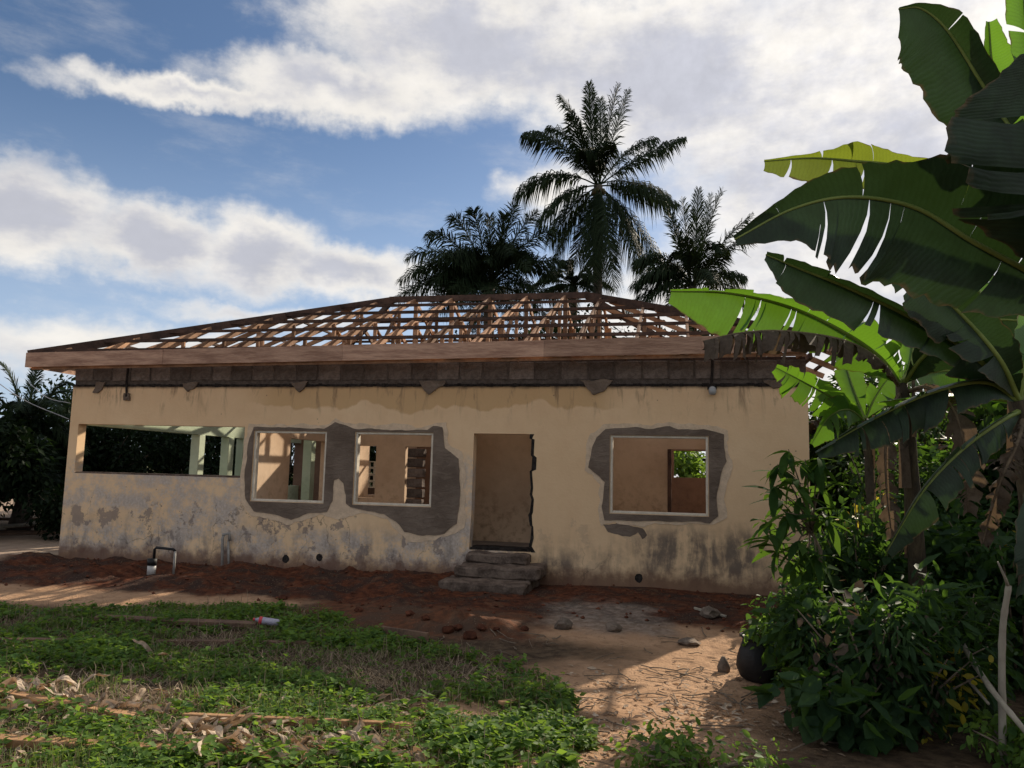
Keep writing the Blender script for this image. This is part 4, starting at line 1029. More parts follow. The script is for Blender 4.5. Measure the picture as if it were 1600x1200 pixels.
# big plant close on the right, its stem just outside the picture
B3 = 3.5
bb = at(1790, 1300, B3); bb[2] = gh(bb[0], bb[1])
plantB = empty('banana_plant', bb, 'nearest banana plant whose huge dark leaves fill the upper right corner', 'banana plant')
pseudostem(plantB, [bb, at(1770, 900, B3), at(1740, 620, B3), at(1715, 480, B3)], 0.12, 0.07, 4)
bleaf(plantB, [(1715, 490, B3), (1620, 432, B3 - .05), (1520, 378, B3 - .1), (1430, 325, B3 - .1), (1330, 308, B3 - .15), (1240, 326, B3 - .15), (1148, 374, B3 - .2)], [0, 80, 115, 132, 108, 50, 10], [0, 170, 150, 72, 48, 26, 6], 10, 20, tears=7, seed=21, rib=0.018, curl=0.12, wild=0.45, mat='banana_leaf_shaded')
bleaf(plantB, [(1715, 490, B3), (1690, 380, B3 - .2), (1650, 250, B3 - .3), (1622, 150, B3 - .35), (1612, 80, B3 - .4)], [0, 120, 200, 130, 20], [0, 50, 60, 50, 10], 12, 25, tears=8, seed=22, rib=0.02, mat='banana_leaf_shaded')
bleaf(plantB, [(1715, 480, B3), (1640, 290, B3 + .3), (1575, 195, B3 + .5), (1532, 128, B3 + .5), (1482, 50, B3 + .5), (1440, 14, B3 + .5), (1404, 14, B3 + .5)], [0, 40, 74, 84, 84, 80, 40], [0, 10, 14, 20, 20, 6, 2], 8, 55, tears=3, seed=23, rib=0.018, fwd=0.1, curl=0.1, mat='banana_leaf_shaded')
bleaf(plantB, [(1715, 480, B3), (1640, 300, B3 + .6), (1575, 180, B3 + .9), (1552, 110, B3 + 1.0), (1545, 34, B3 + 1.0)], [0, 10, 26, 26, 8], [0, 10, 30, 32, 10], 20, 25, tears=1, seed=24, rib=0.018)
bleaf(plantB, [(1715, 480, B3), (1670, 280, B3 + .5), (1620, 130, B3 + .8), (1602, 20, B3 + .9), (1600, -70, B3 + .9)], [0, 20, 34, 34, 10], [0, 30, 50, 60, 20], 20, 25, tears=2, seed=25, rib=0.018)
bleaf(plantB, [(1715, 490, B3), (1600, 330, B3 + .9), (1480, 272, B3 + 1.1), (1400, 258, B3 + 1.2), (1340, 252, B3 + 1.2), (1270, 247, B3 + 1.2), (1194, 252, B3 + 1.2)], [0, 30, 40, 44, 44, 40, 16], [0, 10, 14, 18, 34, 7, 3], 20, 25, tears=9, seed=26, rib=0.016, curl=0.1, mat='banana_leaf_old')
bleaf(plantB, [(1715, 490, B3), (1700, 400, B3 - .3), (1740, 250, B3 - .6), (1820, 120, B3 - .7)], [0, 90, 120, 30], [0, 90, 120, 30], 20, 20, tears=3, seed=27, rib=0.02, mat='banana_leaf_shaded')

def wild_banana(base, h, n, llen, label, seed, group=None, wid=0.26):
    g = np.random.default_rng(900 + seed)
    root = empty('banana_plant', base, label, 'banana plant', group)
    top = base + np.array([g.normal() * 0.1, g.normal() * 0.1, h])
    pseudostem(root, [base - np.array([0, 0, .1]), base * 0.5 + top * 0.5 + np.array([0.03, 0, 0]), top], 0.10, 0.055, seed)
    for i in range(n):
        a = i * 2.4 + g.uniform(-0.3, 0.3); e = g.uniform(0.35, 1.25); l = llen * g.uniform(0.75, 1.1)
        d = np.array([math.cos(a), math.sin(a), 0.0])
        pts = [top + (d * math.cos(e) * q + np.array([0, 0, math.sin(e)]) * (q - 0.55 * q * q * (1.5 - e * 0.5))) * l for q in (0, 0.25, 0.5, 0.75, 1.0)]
        s = np.array([-d[1], d[0], 0.15])
        w = [0.01, wid * 0.8, wid, wid * 0.9, 0.04]
        dead = i >= n - 2
        banana_leaf(root, pts, w, w, [s] * 5, [-s * np.array([1, 1, -1])] * 5, tears=int(g.integers(4, 12)), seed=seed * 50 + i, dead=dead, rib=0.018, hang=0.5 if dead else 0.15, mat='banana_leaf' if i % 3 else 'banana_leaf_old')
    return root
def gp(px, py, d):
    p = at(px, py, d); return gz(p)
wild_banana(gp(1318, 800, 15.2), 2.6, 9, 2.0, 'young banana plant with bright leaves just behind the house corner', 1)
wild_banana(gp(1560, 800, 9.6), 1.9, 8, 1.7, 'banana plant deep in the shade behind the right edge clump', 2)
wild_banana(gp(1490, 800, 13.5), 2.2, 8, 1.9, 'banana plant farthest back in the right thicket', 3)
wild_banana(gp(1125, 800, 28.0), 2.0, 8, 1.8, 'sunlit banana plant seen through the back window of the right room', 4)
wild_banana(gp(1800, 800, 6.4), 2.4, 9, 2.2, 'added banana plant outside the right edge, there for its shade', 5)  # put in out of frame to cast shade on the right side

# ------------------------------------------------------------------ shrubs on the right
def shrub(name, label, base, h, r, n, size, mat='bush_leaf', seed=0, stems=9, tl=1.35, tw=0.8, cat='shrub', group=None, spread=0.75):
    g = np.random.default_rng(2000 + seed); base = np.asarray(base, float)
    root = empty(name, base, label, cat, group)
    st = MB(); P, D, Nn = [], [], []
    per = n // stems
    for i in range(stems):
        a = g.uniform(0, 6.283); q = g.uniform(0.15, 1.0) ** 0.6
        tip = base + np.array([math.cos(a) * r * q, math.sin(a) * r * q, h * (1.02 - 0.45 * q * g.uniform(0.5, 1.2))])
        m_ = base * 0.5 + tip * 0.5 + np.array([0, 0, h * 0.12]); b0 = base + np.array([math.cos(a), math.sin(a), 0]) * 0.12 * r
        st.tube([b0, m_, tip], [0.014, 0.010, 0.004], 5)
        t = g.random((per, 1)) ** 0.7
        c = (1 - t) ** 2 * b0 + 2 * t * (1 - t) * m_ + t * t * tip
        off = norm(g.normal(size=(per, 3))) * (g.random((per, 1)) ** 0.5) * r * spread * 0.62
        off[:, 2] *= 0.7
        P.append(c + off); D.append(norm(off + g.normal(size=(per, 3)) * 0.25 * r + np.array([0, 0, -0.15 * r])))
    st.build('stem', 'twig', root, True)
    P = np.vstack(P); D = np.vstack(D); P[:, 2] = np.maximum(P[:, 2], base[2] + 0.02)
    Nn = norm(g.normal(size=P.shape) * 0.45 + np.array([0, 0, 1.0]))
    L = size * (0.4 + 1.0 * g.random(len(P)) ** 1.5)
    leaf_object('foliage', P, D, Nn, L * tl, L * tw, mat, root, r=g, ovate=True, curl=0.3)
    return root
shrub('leafy_shrub', 'broad-leaved dark green shrub right of the black pot', gp(1310, 1090, 6.4), 1.05, 0.62, 2300, 0.085, seed=1, stems=12)
shrub('leafy_shrub', 'dense dark shrub in front of the banana stem', gp(1405, 1100, 6.1), 1.25, 0.68, 2500, 0.085, seed=2, stems=13, tl=1.9, tw=0.55)
shrub('leafy_shrub', 'low large-leaved shrub at the foot of the thicket by the dirt path', gp(1330, 1120, 5.7), 0.50, 0.48, 520, 0.14, seed=3, stems=9, tl=1.2, tw=0.95)
shrub('leafy_shrub', 'dark shrub between the banana stem and the bamboo pole', gp(1500, 1110, 6.2), 1.15, 0.60, 2600, 0.07, 'tree_leaf', seed=4, stems=11, tl=1.2, tw=0.8)
shrub('leafy_shrub', 'sunlit small-leaved shrub growing over the black pot', gp(1215, 1040, 7.3), 0.72, 0.33, 1000, 0.055, 'weed_leaf', seed=5, stems=10)
shrub('leafy_shrub', 'thin bright shrub in front of the house corner', gp(1255, 1030, 7.9), 0.95, 0.42, 1300, 0.06, 'bush_leaf', seed=6, stems=10)
shrub('leafy_shrub', 'shrub behind the thicket beside the right wall of the house', gp(1330, 950, 10.0), 1.3, 0.8, 2200, 0.085, seed=7, stems=12)
shrub('leafy_shrub', 'tall dark shrub in the middle of the right thicket', gp(1480, 980, 8.4), 1.9, 0.9, 3200, 0.095, seed=8, stems=14)
shrub('leafy_shrub', 'tall dark shrub filling the right edge behind the bamboo pole', gp(1590, 1000, 7.4), 1.8, 0.85, 3200, 0.10, seed=9, stems=14)
shrub('yellow_shrub', 'small shrub with yellowing leaves inside the right thicket', gp(1375, 900, 9.2), 1.9, 0.45, 160, 0.10, 'yellow_leaf', seed=10, stems=8)
shrub('yellow_shrub', 'yellowing shrub beneath the right edge banana leaves', gp(1545, 900, 8.0), 1.75, 0.4, 110, 0.10, 'yellow_leaf', seed=11, stems=6)
shrub('flowering_shrub', 'shrub dotted with faded red flowers at the foot of the banana stem', gp(1455, 960, 7.6), 0.95, 0.5, 120, 0.06, 'red_flower', seed=12, stems=8)
shrub('weed_clump', 'bright weed clump at the lower right corner beside the bamboo', gp(1590, 1120, 5.2), 0.32, 0.3, 700, 0.05, 'weed_leaf', seed=13, stems=10)
shrub('weed_clump', 'low weeds at the bottom edge right of the leaf litter', gp(1100, 1185, 5.0), 0.16, 0.5, 900, 0.045, 'weed_leaf', seed=14, stems=14)
for i, (px_, d, h, r, lab) in enumerate(((1330, 15.0, 4.1, 1.6, 'leafy tree standing behind the house corner on the right'), (1450, 17.0, 4.5, 2.0, 'dark tree at the back of the right thicket'),
                                      (1590, 13.0, 4.2, 1.8, 'dark tree at the right edge behind the bananas'), (1540, 20.0, 4.8, 2.3, 'far tree closing the right thicket'), (1680, 9.0, 3.6, 1.5, 'tree just beyond the right edge'))):
    tree('tree', lab, gp(px_, 800, d), h, r, 6000, 0.12, 'tree_leaf', 'tree', 'trees in the right thicket', clumps=18, low=0.05, seed=60 + i, trunk=0.09)

# papaya-like branch against the sky at the right edge
tree('small_tree', 'small ragged tree crown against the sky at the right edge', gp(1650, 700, 9.5), 4.0, 0.75, 900, 0.13, 'tree_leaf', 'tree', None, clumps=8, low=0.72, seed=80, trunk=0.07)

# mango sapling in front of the right wall corner: whorls of long narrow leaves
MD = 7.3
mb = gp(1285, 900, MD)
mango = empty('mango_sapling', mb, 'mango sapling with long drooping leaves against the right end of the wall', 'sapling')
def mango_leaf_mesh():
    V, Fc = [], []
    prof = [(0.0, 0.004), (0.12, 0.016), (0.35, 0.026), (0.6, 0.024), (0.85, 0.012), (1.0, 0.0)]
    for s, w in prof:
        z = -0.10 * s * s
        V += [(s * 0.32, -w * 1.75, z * 1.3 + 0.25 * w), (s * 0.32, 0, z * 1.3), (s * 0.32, w * 1.75, z * 1.3 + 0.25 * w)]
    for i in range(5):
        for j in (0, 1): Fc.append((i * 3 + j, i * 3 + j + 1, i * 3 + j + 4, i * 3 + j + 3))
    me = bpy.data.meshes.new('mango_leaf'); me.from_pydata(V, [], Fc); me.polygons.foreach_set('use_smooth', [True] * len(Fc))
    return me
MLS = []
for tv in (0.1, 0.45, 0.8):
    me = mango_leaf_mesh(); a = me.attributes.new('tint', 'FLOAT', 'POINT'); a.data.foreach_set('value', [tv] * len(me.vertices))
    me.materials.append(MATS['mango_leaf']); MLS.append(me)
stem = MB()
fork = at(1268, 830, MD)
stem.tube([mb, at(1282, 860, MD), fork], [0.022, 0.017, 0.012], 6)
tips = [(1215, 725, .1), (1222, 780, .2), (1200, 830, -.2), (1262, 880, -.1), (1250, 770, 0), (1280, 715, 0), (1232, 702, -.1), (1258, 718, .1), (1210, 760, 0), (1240, 745, -.3), (1196, 806, .1), (1228, 800, -.3), (1212, 850, -.1), (1250, 842, -.35), (1285, 752, .2), (1290, 800, -.2), (1270, 790, .3), (1236, 866, .1), (1275, 862, -.3)]
for tx, ty, dd in tips:
    tp = at(tx, ty, MD + dd)
    stem.tube([fork + rng.normal(size=3) * 0.02, (fork + tp) / 2 + np.array([0, 0, 0.06]), tp], [0.010, 0.007, 0.004], 5)
    nl = 9
    for j in range(nl):
        a = j * 2.4 + rng.uniform(-.3, .3); el_ = rng.uniform(-0.9, 0.55)
        o = bpy.data.objects.new('leaf', MLS[int(rng.integers(0, 3))]); COL.objects.link(o); o.parent = mango
        o.location = Vector(tp - mb) + Vector((0, 0, -0.10 * rng.random()))
        sc_ = rng.uniform(0.7, 1.2); sc_ *= 0.86; o.scale = (sc_, sc_ * rng.uniform(0.85, 1.2), sc_)
        o.rotation_euler = (rng.uniform(-.4, .4), -el_, a)
stem.build('stem', 'twig', mango, True)

# ------------------------------------------------------------------ weeds, grass and litter (nobody could count them)
plot = [tuple(pg(*q)[:2]) for q in ((-260, 945), (-100, 950), (120, 958), (260, 948), (400, 948), (520, 962), (565, 988), (640, 1003), (700, 1012), (770, 1036), (850, 1066), (905, 1105), (915, 1150), (900, 1215), (880, 1300), (300, 1320), (-300, 1290))]
def inside(p, lp):
    c = False; j = len(lp) - 1
    for i in range(len(lp)):
        if (lp[i][1] > p[1]) != (lp[j][1] > p[1]) and p[0] < (lp[j][0] - lp[i][0]) * (p[1] - lp[i][1]) / (lp[j][1] - lp[i][1]) + lp[i][0]: c = not c
        j = i
    return c
px0, px1 = min(p[0] for p in plot), max(p[0] for p in plot); py0, py1 = min(p[1] for p in plot), max(p[1] for p in plot)
dryc = [(tuple(pg(*q)[:2]), r) for q, r in (((480, 1030), 0.75), ((700, 1062), 0.75), ((560, 1050), 0.55), ((330, 1010), 0.45), ((610, 1075), 0.5), ((450, 1168), 0.5), ((110, 1115), 0.6), ((300, 1165), 0.45), ((560, 1170), 0.4), ((30, 1150), 0.4))]
def dryness(x, y):
    d = 0.0
    for (c, r) in dryc: d = max(d, 1 - math.hypot((x - c[0]) / (r * 1.5), (y - c[1]) / r))
    return min(1.0, max(0.0, d) * 1.8)
def scatter(n, dens):
    o = []
    while len(o) < n:
        x, y = random.uniform(px0, px1), random.uniform(py0, py1)
        wob = 0.16 * fb(x, y, 2.2, 3.0)
        if inside((x + wob, y + wob), plot) and random.random() < dens(x, y): o.append((x, y))
    return o
def weed_d(x, y): return max(0.0, (0.28 + 1.1 * fb(x, y, 1.1, 4.0) + 0.7 * fb(x, y, 3.7, 6.0) + 0.2)) * (1 - 0.92 * dryness(x, y))
# broad-leaved weeds
P, D, L, TT = [], [], [], []
for (x, y) in scatter(12500, weed_d):
    z = gh(x, y); big = max(0.0, 0.5 + fb(x, y, 0.8, 12.0)); hgt = random.uniform(0.015, 0.05 + 0.13 * big)
    k = random.randint(5, 10); t0 = random.random() * 0.55
    lean = (random.gauss(0, 0.35), random.gauss(0, 0.35))
    for j in range(k):
        q = random.random(); a = random.uniform(0, 6.283)
        P.append((x + lean[0] * hgt * q, y + lean[1] * hgt * q, z + hgt * q + 0.004)); D.append((math.cos(a), math.sin(a), random.uniform(-0.15, 0.7)))
        L.append(random.uniform(0.02, 0.056) * (0.75 + 0.6 * big)); TT.append(min(1, t0 + 0.45 * random.random()))
P, D, L = np.array(P), np.array(D), np.array(L)
V, Fc, _ = leaves_arrays(P, D, norm(rng.normal(size=P.shape) * 0.4 + np.array([0, 0, 1.0])), L * 1.25, L * 0.72)
weeds = bulk('weeds', V, Fc, np.repeat(TT, 5), 'weed_leaf'); tag(weeds, 'low green broad-leaved weeds covering the left foreground plot', 'weeds', kind='stuff')
P, D, L, TT = [], [], [], []
btl = pg(416, 990)
for (x, y) in scatter(520, lambda x, y: max(0.0, 0.1 + 1.6 * fb(x, y, 1.9, 31.0)) * (1 - dryness(x, y)) * (math.hypot(x - btl[0], y - btl[1] + 0.3) > 1.0)):
    z = gh(x, y); hgt = random.uniform(0.05, 0.17)
    for j in range(random.randint(6, 11)):
        q = random.uniform(0.3, 1.0); a = random.uniform(0, 6.283)
        P.append((x, y, z + hgt * q)); D.append((math.cos(a), math.sin(a), random.uniform(-0.3, 0.6))); L.append(random.uniform(0.04, 0.085)); TT.append(random.random() * 0.7)
P, D, L = np.array(P), np.array(D), np.array(L)
V, Fc, _ = leaves_arrays(P, D, norm(rng.normal(size=P.shape) * 0.4 + np.array([0, 0, 1.0])), L * 1.2, L * 0.62, ovate=True, curl=0.35)
tag(bulk('tall_weeds', V, Fc, np.repeat(TT, 8), 'weed_leaf'), 'taller larger-leaved weeds standing in clumps across the left plot', 'weeds', kind='stuff')
# grass blades
def ribbons(name, pts, hmin, hmax, wid, mat, lay=0.0, label='', cat='grass'):
    n = len(pts); B = np.array([(x, y, gh(x, y)) for x, y in pts])
    a = rng.uniform(0, 6.283, n); h = rng.uniform(hmin, hmax, n)[:, None]
    d = np.stack([np.cos(a), np.sin(a), np.zeros(n)], 1); s = np.stack([-np.sin(a), np.cos(a), np.zeros(n)], 1) * wid * rng.uniform(0.6, 1.4, (n, 1))
    up = np.array([0, 0, 1.0]); bend = rng.uniform(0.1, 1.0, (n, 1))
    if lay > 0:
        m1 = B + d * h * 0.5 + up * (0.02 + 0.06 * rng.random((n, 1))); m2 = B + d * h + s * rng.normal(size=(n, 1)) * 4 + up * (0.01 + 0.11 * rng.random((n, 1)) ** 2); B = B + up * 0.008
    else:
        m1 = B + up * h * 0.55 + d * h * 0.18 * bend; m2 = B + up * h * (0.95 - 0.35 * bend) + d * h * 0.6 * bend
    V = np.stack([B - s, B + s, m1 - s * 0.8, m1 + s * 0.8, m2], 1).reshape(-1, 3)
    Fc = (np.array([(0, 1, 3), (0, 3, 2), (2, 3, 4)])[None] + (np.arange(n) * 5)[:, None, None]).reshape(-1, 3)
    o = bulk(name, V, Fc, np.repeat(rng.random(n), 5), mat); tag(o, label, cat, kind='stuff'); return o
ribbons('grass', scatter(13000, lambda x, y: max(0.05, 0.4 + fb(x, y, 1.6, 2.0)) * (1 - 0.6 * dryness(x, y))), 0.05, 0.16, 0.0032, 'grass_blade', 0, 'thin grass blades among the weeds of the left plot', 'grass')
ribbons('straw', scatter(9500, lambda x, y: 0.24 + 0.7 * dryness(x, y)), 0.06, 0.26, 0.004, 'straw', 1.0, 'dead grass stalks lying matted in the weedy plot', 'straw')
ribbons('dead_stalks', scatter(1500, lambda x, y: 0.4 + 0.5 * fb(x, y, 1.3, 15.0)), 0.10, 0.30, 0.0028, 'straw', 0, 'thin dead stalks standing up out of the weeds', 'dry stalks')
# dead leaf scraps on the path and round the plot edge
sc_pts = [tuple(pg(*(q + np.array([rng.normal() * 60, rng.normal() * 28])))[:2]) for q in [np.array([960., 1150.])] * 260 + [np.array([1090., 1110.])] * 220 + [np.array([900., 1080.])] * 90 + [np.array([1250., 1120.])] * 140 + [np.array([600., 1190.])] * 120]
sc_pts = [p for p in sc_pts if -9.6 < p[1] < -3.4]
P = np.array([(x, y, gh(x, y) + 0.008) for x, y in sc_pts]); n = len(P); a = rng.uniform(0, 6.283, n)
litter = leaf_object('leaf_litter', P, np.stack([np.cos(a), np.sin(a), rng.uniform(-0.05, 0.5, n)], 1), norm(rng.normal(size=(n, 3)) * 0.35 + np.array([0, 0, 1.0])), rng.uniform(0.03, 0.11, n), rng.uniform(0.012, 0.04, n), 'dry_leaf')
tag(litter, 'brown dead leaf scraps scattered over the path', 'leaf litter', kind='stuff')
tw = MB()
for q in [(np.array([1080., 1075.]), 90, 30)] * 46 + [(np.array([960., 1110.]), 60, 40)] * 26 + [(np.array([680., 1060.]), 90, 25)] * 40 + [(np.array([500., 1040.]), 120, 30)] * 26 + [(np.array([1200., 1130.]), 90, 30)] * 24 + [(np.array([960., 1000.]), 150, 14)] * 22:
    p = pg(q[0][0] + rng.normal() * q[1], min(1230, q[0][1] + rng.normal() * q[2])); a = rng.uniform(0, 3.14); l = rng.uniform(0.08, 0.42); d = np.array([math.cos(a), math.sin(a), 0])
    pts = [p + d * l * (u - 0.5) + np.array([rng.normal() * 0.015, rng.normal() * 0.015, 0]) for u in (0, 0.35, 0.7, 1)]
    pts = [np.array([v[0], v[1], gh(v[0], v[1]) + 0.008 + (0.02 * rng.random())]) for v in pts]
    tw.tube(pts, rng.uniform(0.0025, 0.007), 4)
tag(tw.build('twigs', 'twig'), 'thin dry twigs strewn over path and weeds', 'twigs', kind='stuff')

# ------------------------------------------------------------------ lumps of earth and stones
def lump(name, mat, p, r, label, cat, group=None, seed=0, flat=0.7):
    bm = bmesh.new(); bmesh.ops.create_icosphere(bm, subdivisions=2, radius=r)
    for v in bm.verts:
        v.co += mnoise.noise_vector(v.co * (1.6 / r) + Vector((seed, seed * 2, 0))) * r * 0.42
        v.co.z *= flat
    me = bpy.data.meshes.new(name); bm.to_mesh(me); bm.free()
    o = link(name, me, mat, None, (p[0], p[1], p[2] + r * flat * 0.45)); o.rotation_euler[2] = seed
    return tag(o, label, cat, group)
CLOD = ['red earth clod just left of the largest clod on the heap', 'largest red earth clod on the heap below the steps', 'red earth clod right behind the board end', 'red earth clod at the back of the heap', 'red earth clod left of the heap',
        'small red earth clod between heap and left clod', 'red earth clod nearest the back tip of the weeds', 'red earth clod on the bank below the middle windows', 'smallest red earth clod at the right of the heap', 'red earth clod nearest the rounded grey stone']
for i, (x, y, r) in enumerate(((700, 990, .075), (735, 978, .09), (752, 990, .06), (716, 972, .06), (640, 962, .06), (665, 968, .05), (560, 955, .06), (442, 930, .07), (775, 992, .04), (820, 985, .05))):
    lump('earth_clod', 'clod', pg(x, y), r, CLOD[i], 'clod', 'clods of red earth along the house', i * 1.3)
lump('stone', 'stone', pg(880, 982), 0.11, 'rounded grey stone on the red earth in front of the right wall', 'stone', None, 3.1)
lump('stone', 'stone', pg(958, 985), 0.10, 'dark stone at the edge of the grey crusted patch', 'stone', None, 5.1)
lump('stone', 'stone', pg(1075, 1007), 0.12, 'flat dark stone on the path near the shadow edge', 'stone', None, 6.7, 0.4)
lump('stone', 'stone', pg(1108, 962), 0.13, 'grey rubble piece near the right end of the wall', 'stone', None, 8.1)
c = pg(1131, 1050)
roughen(MB().lathe(c, [(0.0, 0.155), (0.02, 0.15), (0.045, 0.10), (0.065, 0.05), (0.06, 0.0), (0.0, -0.01)], 12).build('cone_stone', 'stone', None, True), 0, 0.01, 14)
tag(bpy.data.objects['cone_stone'], 'small dark cone-shaped stump beside the black pot', 'stump')
rub = MB()
for i in range(480):
    x = random.uniform(-0.3, 13.6); y = random.uniform(-3.2, -0.12); r = random.choice((0.012, 0.018, 0.025, 0.036)); z = gh(x, y)
    if 8.1 < x < 9.9 and y > -1.5: continue
    vs_ = [(x + r * random.uniform(.6, 1.3) * dx_, y + r * random.uniform(.6, 1.3) * dy_, z + r * 0.3 + r * random.uniform(.5, 1.0) * dz_) for dx_, dy_, dz_ in ((1, 0, 0), (-1, 0, 0), (0, 1, 0), (0, -1, 0), (0, 0, 1), (0, 0, -1))]
    rub.add(vs_, [(0, 2, 4), (2, 1, 4), (1, 3, 4), (3, 0, 4), (2, 0, 5), (1, 2, 5), (3, 1, 5), (0, 3, 5)])
tag(rub.build('soil_crumbs', 'clod'), 'loose crumbs of dug red soil along the foot of the wall', 'soil', kind='stuff')

# ------------------------------------------------------------------ planks and dry leaves in the foreground
def plank(label, a, b, w, t, mat, lift=0.02, roll=0.0, group=None):
    A_, B_ = pg(*a), pg(*b); A_[2] += lift; B_[2] += lift; c = (A_ + B_) / 2
    m_ = MB().bar(Vector(A_ - c), Vector(B_ - c), w, t, (math.sin(roll), 0, math.cos(roll)))
    me = mesh('plank', m_.v, m_.f); o = link('plank', me, mat, None, c)
    roughen(bevel(o, 0.004), 3, 0.006, 3.0, a[0] * 0.01)
    return tag(o, label, 'plank', group)
plank('orange-brown plank slanting down from the left edge among dry leaves', (-40, 1087), (210, 1134), 0.10, 0.04, 'fresh_plank', 0.06, 0.5)
plank('straight light brown plank lying in the sunny weeds at the bottom', (285, 1133), (640, 1148), 0.05, 0.05, 'fresh_plank', 0.06)
plank('long weathered plank along the bottom left edge of the photo', (-40, 1168), (480, 1200), 0.10, 0.055, 'fresh_plank', 0.05, 0.3)
plank('dark wet plank across the middle of the weeds from the left edge', (-60, 1008), (488, 1013), 0.09, 0.05, 'old_plank', 0.05)
plank('dark reddish plank at the back of the weeds beside the bottle', (150, 974), (400, 984), 0.12, 0.05, 'old_plank', 0.06, 0.5)
plank('short dark board end at the right tip of the weeds', (596, 999), (668, 1010), 0.035, 0.14, 'old_plank', 0.075)
plank('short broken chip of orange wood near the path edge', (780, 1112), (806, 1108), 0.05, 0.025, 'fresh_plank', 0.07)
plank('thin pale batten lying on the earth in front of the right wall', (1085, 955), (1135, 968), 0.03, 0.03, 'bamboo', 0.04)
for i, (a, b, lift) in enumerate((((-60, 838), (92, 836), .05), ((-50, 834), (80, 833), .05), ((-60, 831), (88, 829), .12), ((-20, 836), (95, 827), .19), ((40, 834), (97, 822), .24), ((-60, 826), (70, 827), .27))):
    plank('weathered plank in the low timber pile left of the house, ' + ('front ground one', 'rear ground one', 'second layer', 'pale middle one', 'short pale one', 'topmost')[i], a, b, 0.14, 0.05, 'bamboo' if i in (3, 4) else 'old_plank', lift, 0.1 * i, 'planks in the timber pile left of the house')
def dry_leaf(p, l, w, ang, label, seed, lift=0.03, mat='dry_leaf', stand=0.0):
    """curled strip of dead banana leaf: a ribbon whose cross-section turns along its length"""
    g = np.random.default_rng(300 + seed); n, k = 22, 6; V = []
    ph = g.uniform(0, 6, 4); roll = g.normal() * 1.6
    for i in range(n):
        u = i / (n - 1) - 0.5
        ww = w * (1 - (2 * abs(u)) ** 4 * 0.8) * (1 + 0.22 * math.sin(u * 9 + ph[0]))
        c = np.array([u * l, 0.10 * l * math.sin(u * 3.5 + ph[1]), 0.02 + 0.045 * math.sin(u * 6 + ph[2]) ** 2 + 0.02 * math.sin(u * 17 + ph[1])])
        th = roll * u + 0.6 * math.sin(u * 5 + ph[3]); cup = 0.5 + 0.9 * math.sin(u * 7 + ph[0])
        for j in range(k + 1):
            v = j / k - 0.5; a = th + v * cup
            V.append(c + np.array([0.02 * math.sin(v * 9 + u * 20), math.cos(a) * v * ww, math.sin(a) * v * ww + abs(v) * ww * 0.12 + 0.004 * math.sin(v * 40 + ph[1])]))
    V = np.array(V); V[:, 2] -= V[:, 2].min()
    Fc = np.array([(i * (k + 1) + j, i * (k + 1) + j + 1, (i + 1) * (k + 1) + j + 1, (i + 1) * (k + 1) + j) for i in range(n - 1) for j in range(k)])
    o = bulk('dry_leaf', V, Fc, np.clip(0.3 + 0.7 * g.random() + g.normal(size=len(V)) * 0.15, 0, 1), mat, None, True)
    o.location = (p[0], p[1], p[2] + lift); o.rotation_euler = (g.normal() * 0.12, g.normal() * 0.15, ang)
    return tag(o, label, 'dry leaf', 'curled dry banana leaves among the planks')
dl = [(112, 1080, .34, .12), (18, 1092, .30, .12), (60, 1122, .36, .10), (128, 1118, .32, .10), (330, 1152, .38, .12), (352, 1180, .36, .13), (292, 1194, .32, .12), (440, 1157, .30, .10), (20, 1118, .32, .11), (190, 1122, .30, .09),
      (250, 1032, .45, .08), (580, 1190, .26, .11), (505, 1193, .26, .12), (395, 1196, .34, .12), (300, 1160, .30, .10), (90, 1098, .3, .10), (540, 1180, .28, .12), (620, 1198, .22, .10), (460, 1180, .3, .08), (240, 1128, .26, .08)]
for i, (x, y, l, w) in enumerate(dl):
    l, w = l * 1.6, w * 0.62
    dry_leaf(pg(x, y), l, w, rng.uniform(-0.8, 0.8), 'curled pale brown dry banana leaf among the planks and weeds at lower left', i, 0.02 + 0.03 * rng.random())
    if i % 2: dry_leaf(pg(x + rng.normal() * 30, min(1215, y + rng.normal() * 12)), l * 0.8, w * 0.8, rng.uniform(-1.6, 1.6), 'curled pale brown dry banana leaf among the planks and weeds at lower left', i + 100, 0.02 + 0.05 * rng.random())
o = dry_leaf(pg(552, 1172), .22, .18, 0.1, 'upright pale brown folded leaf sheath leaning on the light plank', 77, 0.03, 'dry_leaf', 0.25); del o['group']

n = 900
P = np.array([pg(rng.uniform(-60, 660), rng.uniform(1085, 1230)) for _ in range(n)]); a = rng.uniform(0, 6.283, n); P[:, 2] += 0.01 + 0.05 * rng.random(n)
P = P[[inside((p[0], p[1]), plot) and fb(p[0], p[1], 1.5, 21.0) > -0.25 for p in P]]; n = len(P); a = a[:n]
tag(leaf_object('dead_leaf_scraps', P, np.stack([np.cos(a), np.sin(a), rng.uniform(-0.2, 0.5, n)], 1), norm(rng.normal(size=(n, 3)) * 0.5 + np.array([0, 0, 1.0])), rng.uniform(0.04, 0.15, n), rng.uniform(0.012, 0.05, n), 'dry_leaf', fold=0.5, curl=0.3),
    'shredded brown dead leaves matted between the foreground planks', 'leaf litter', kind='stuff')

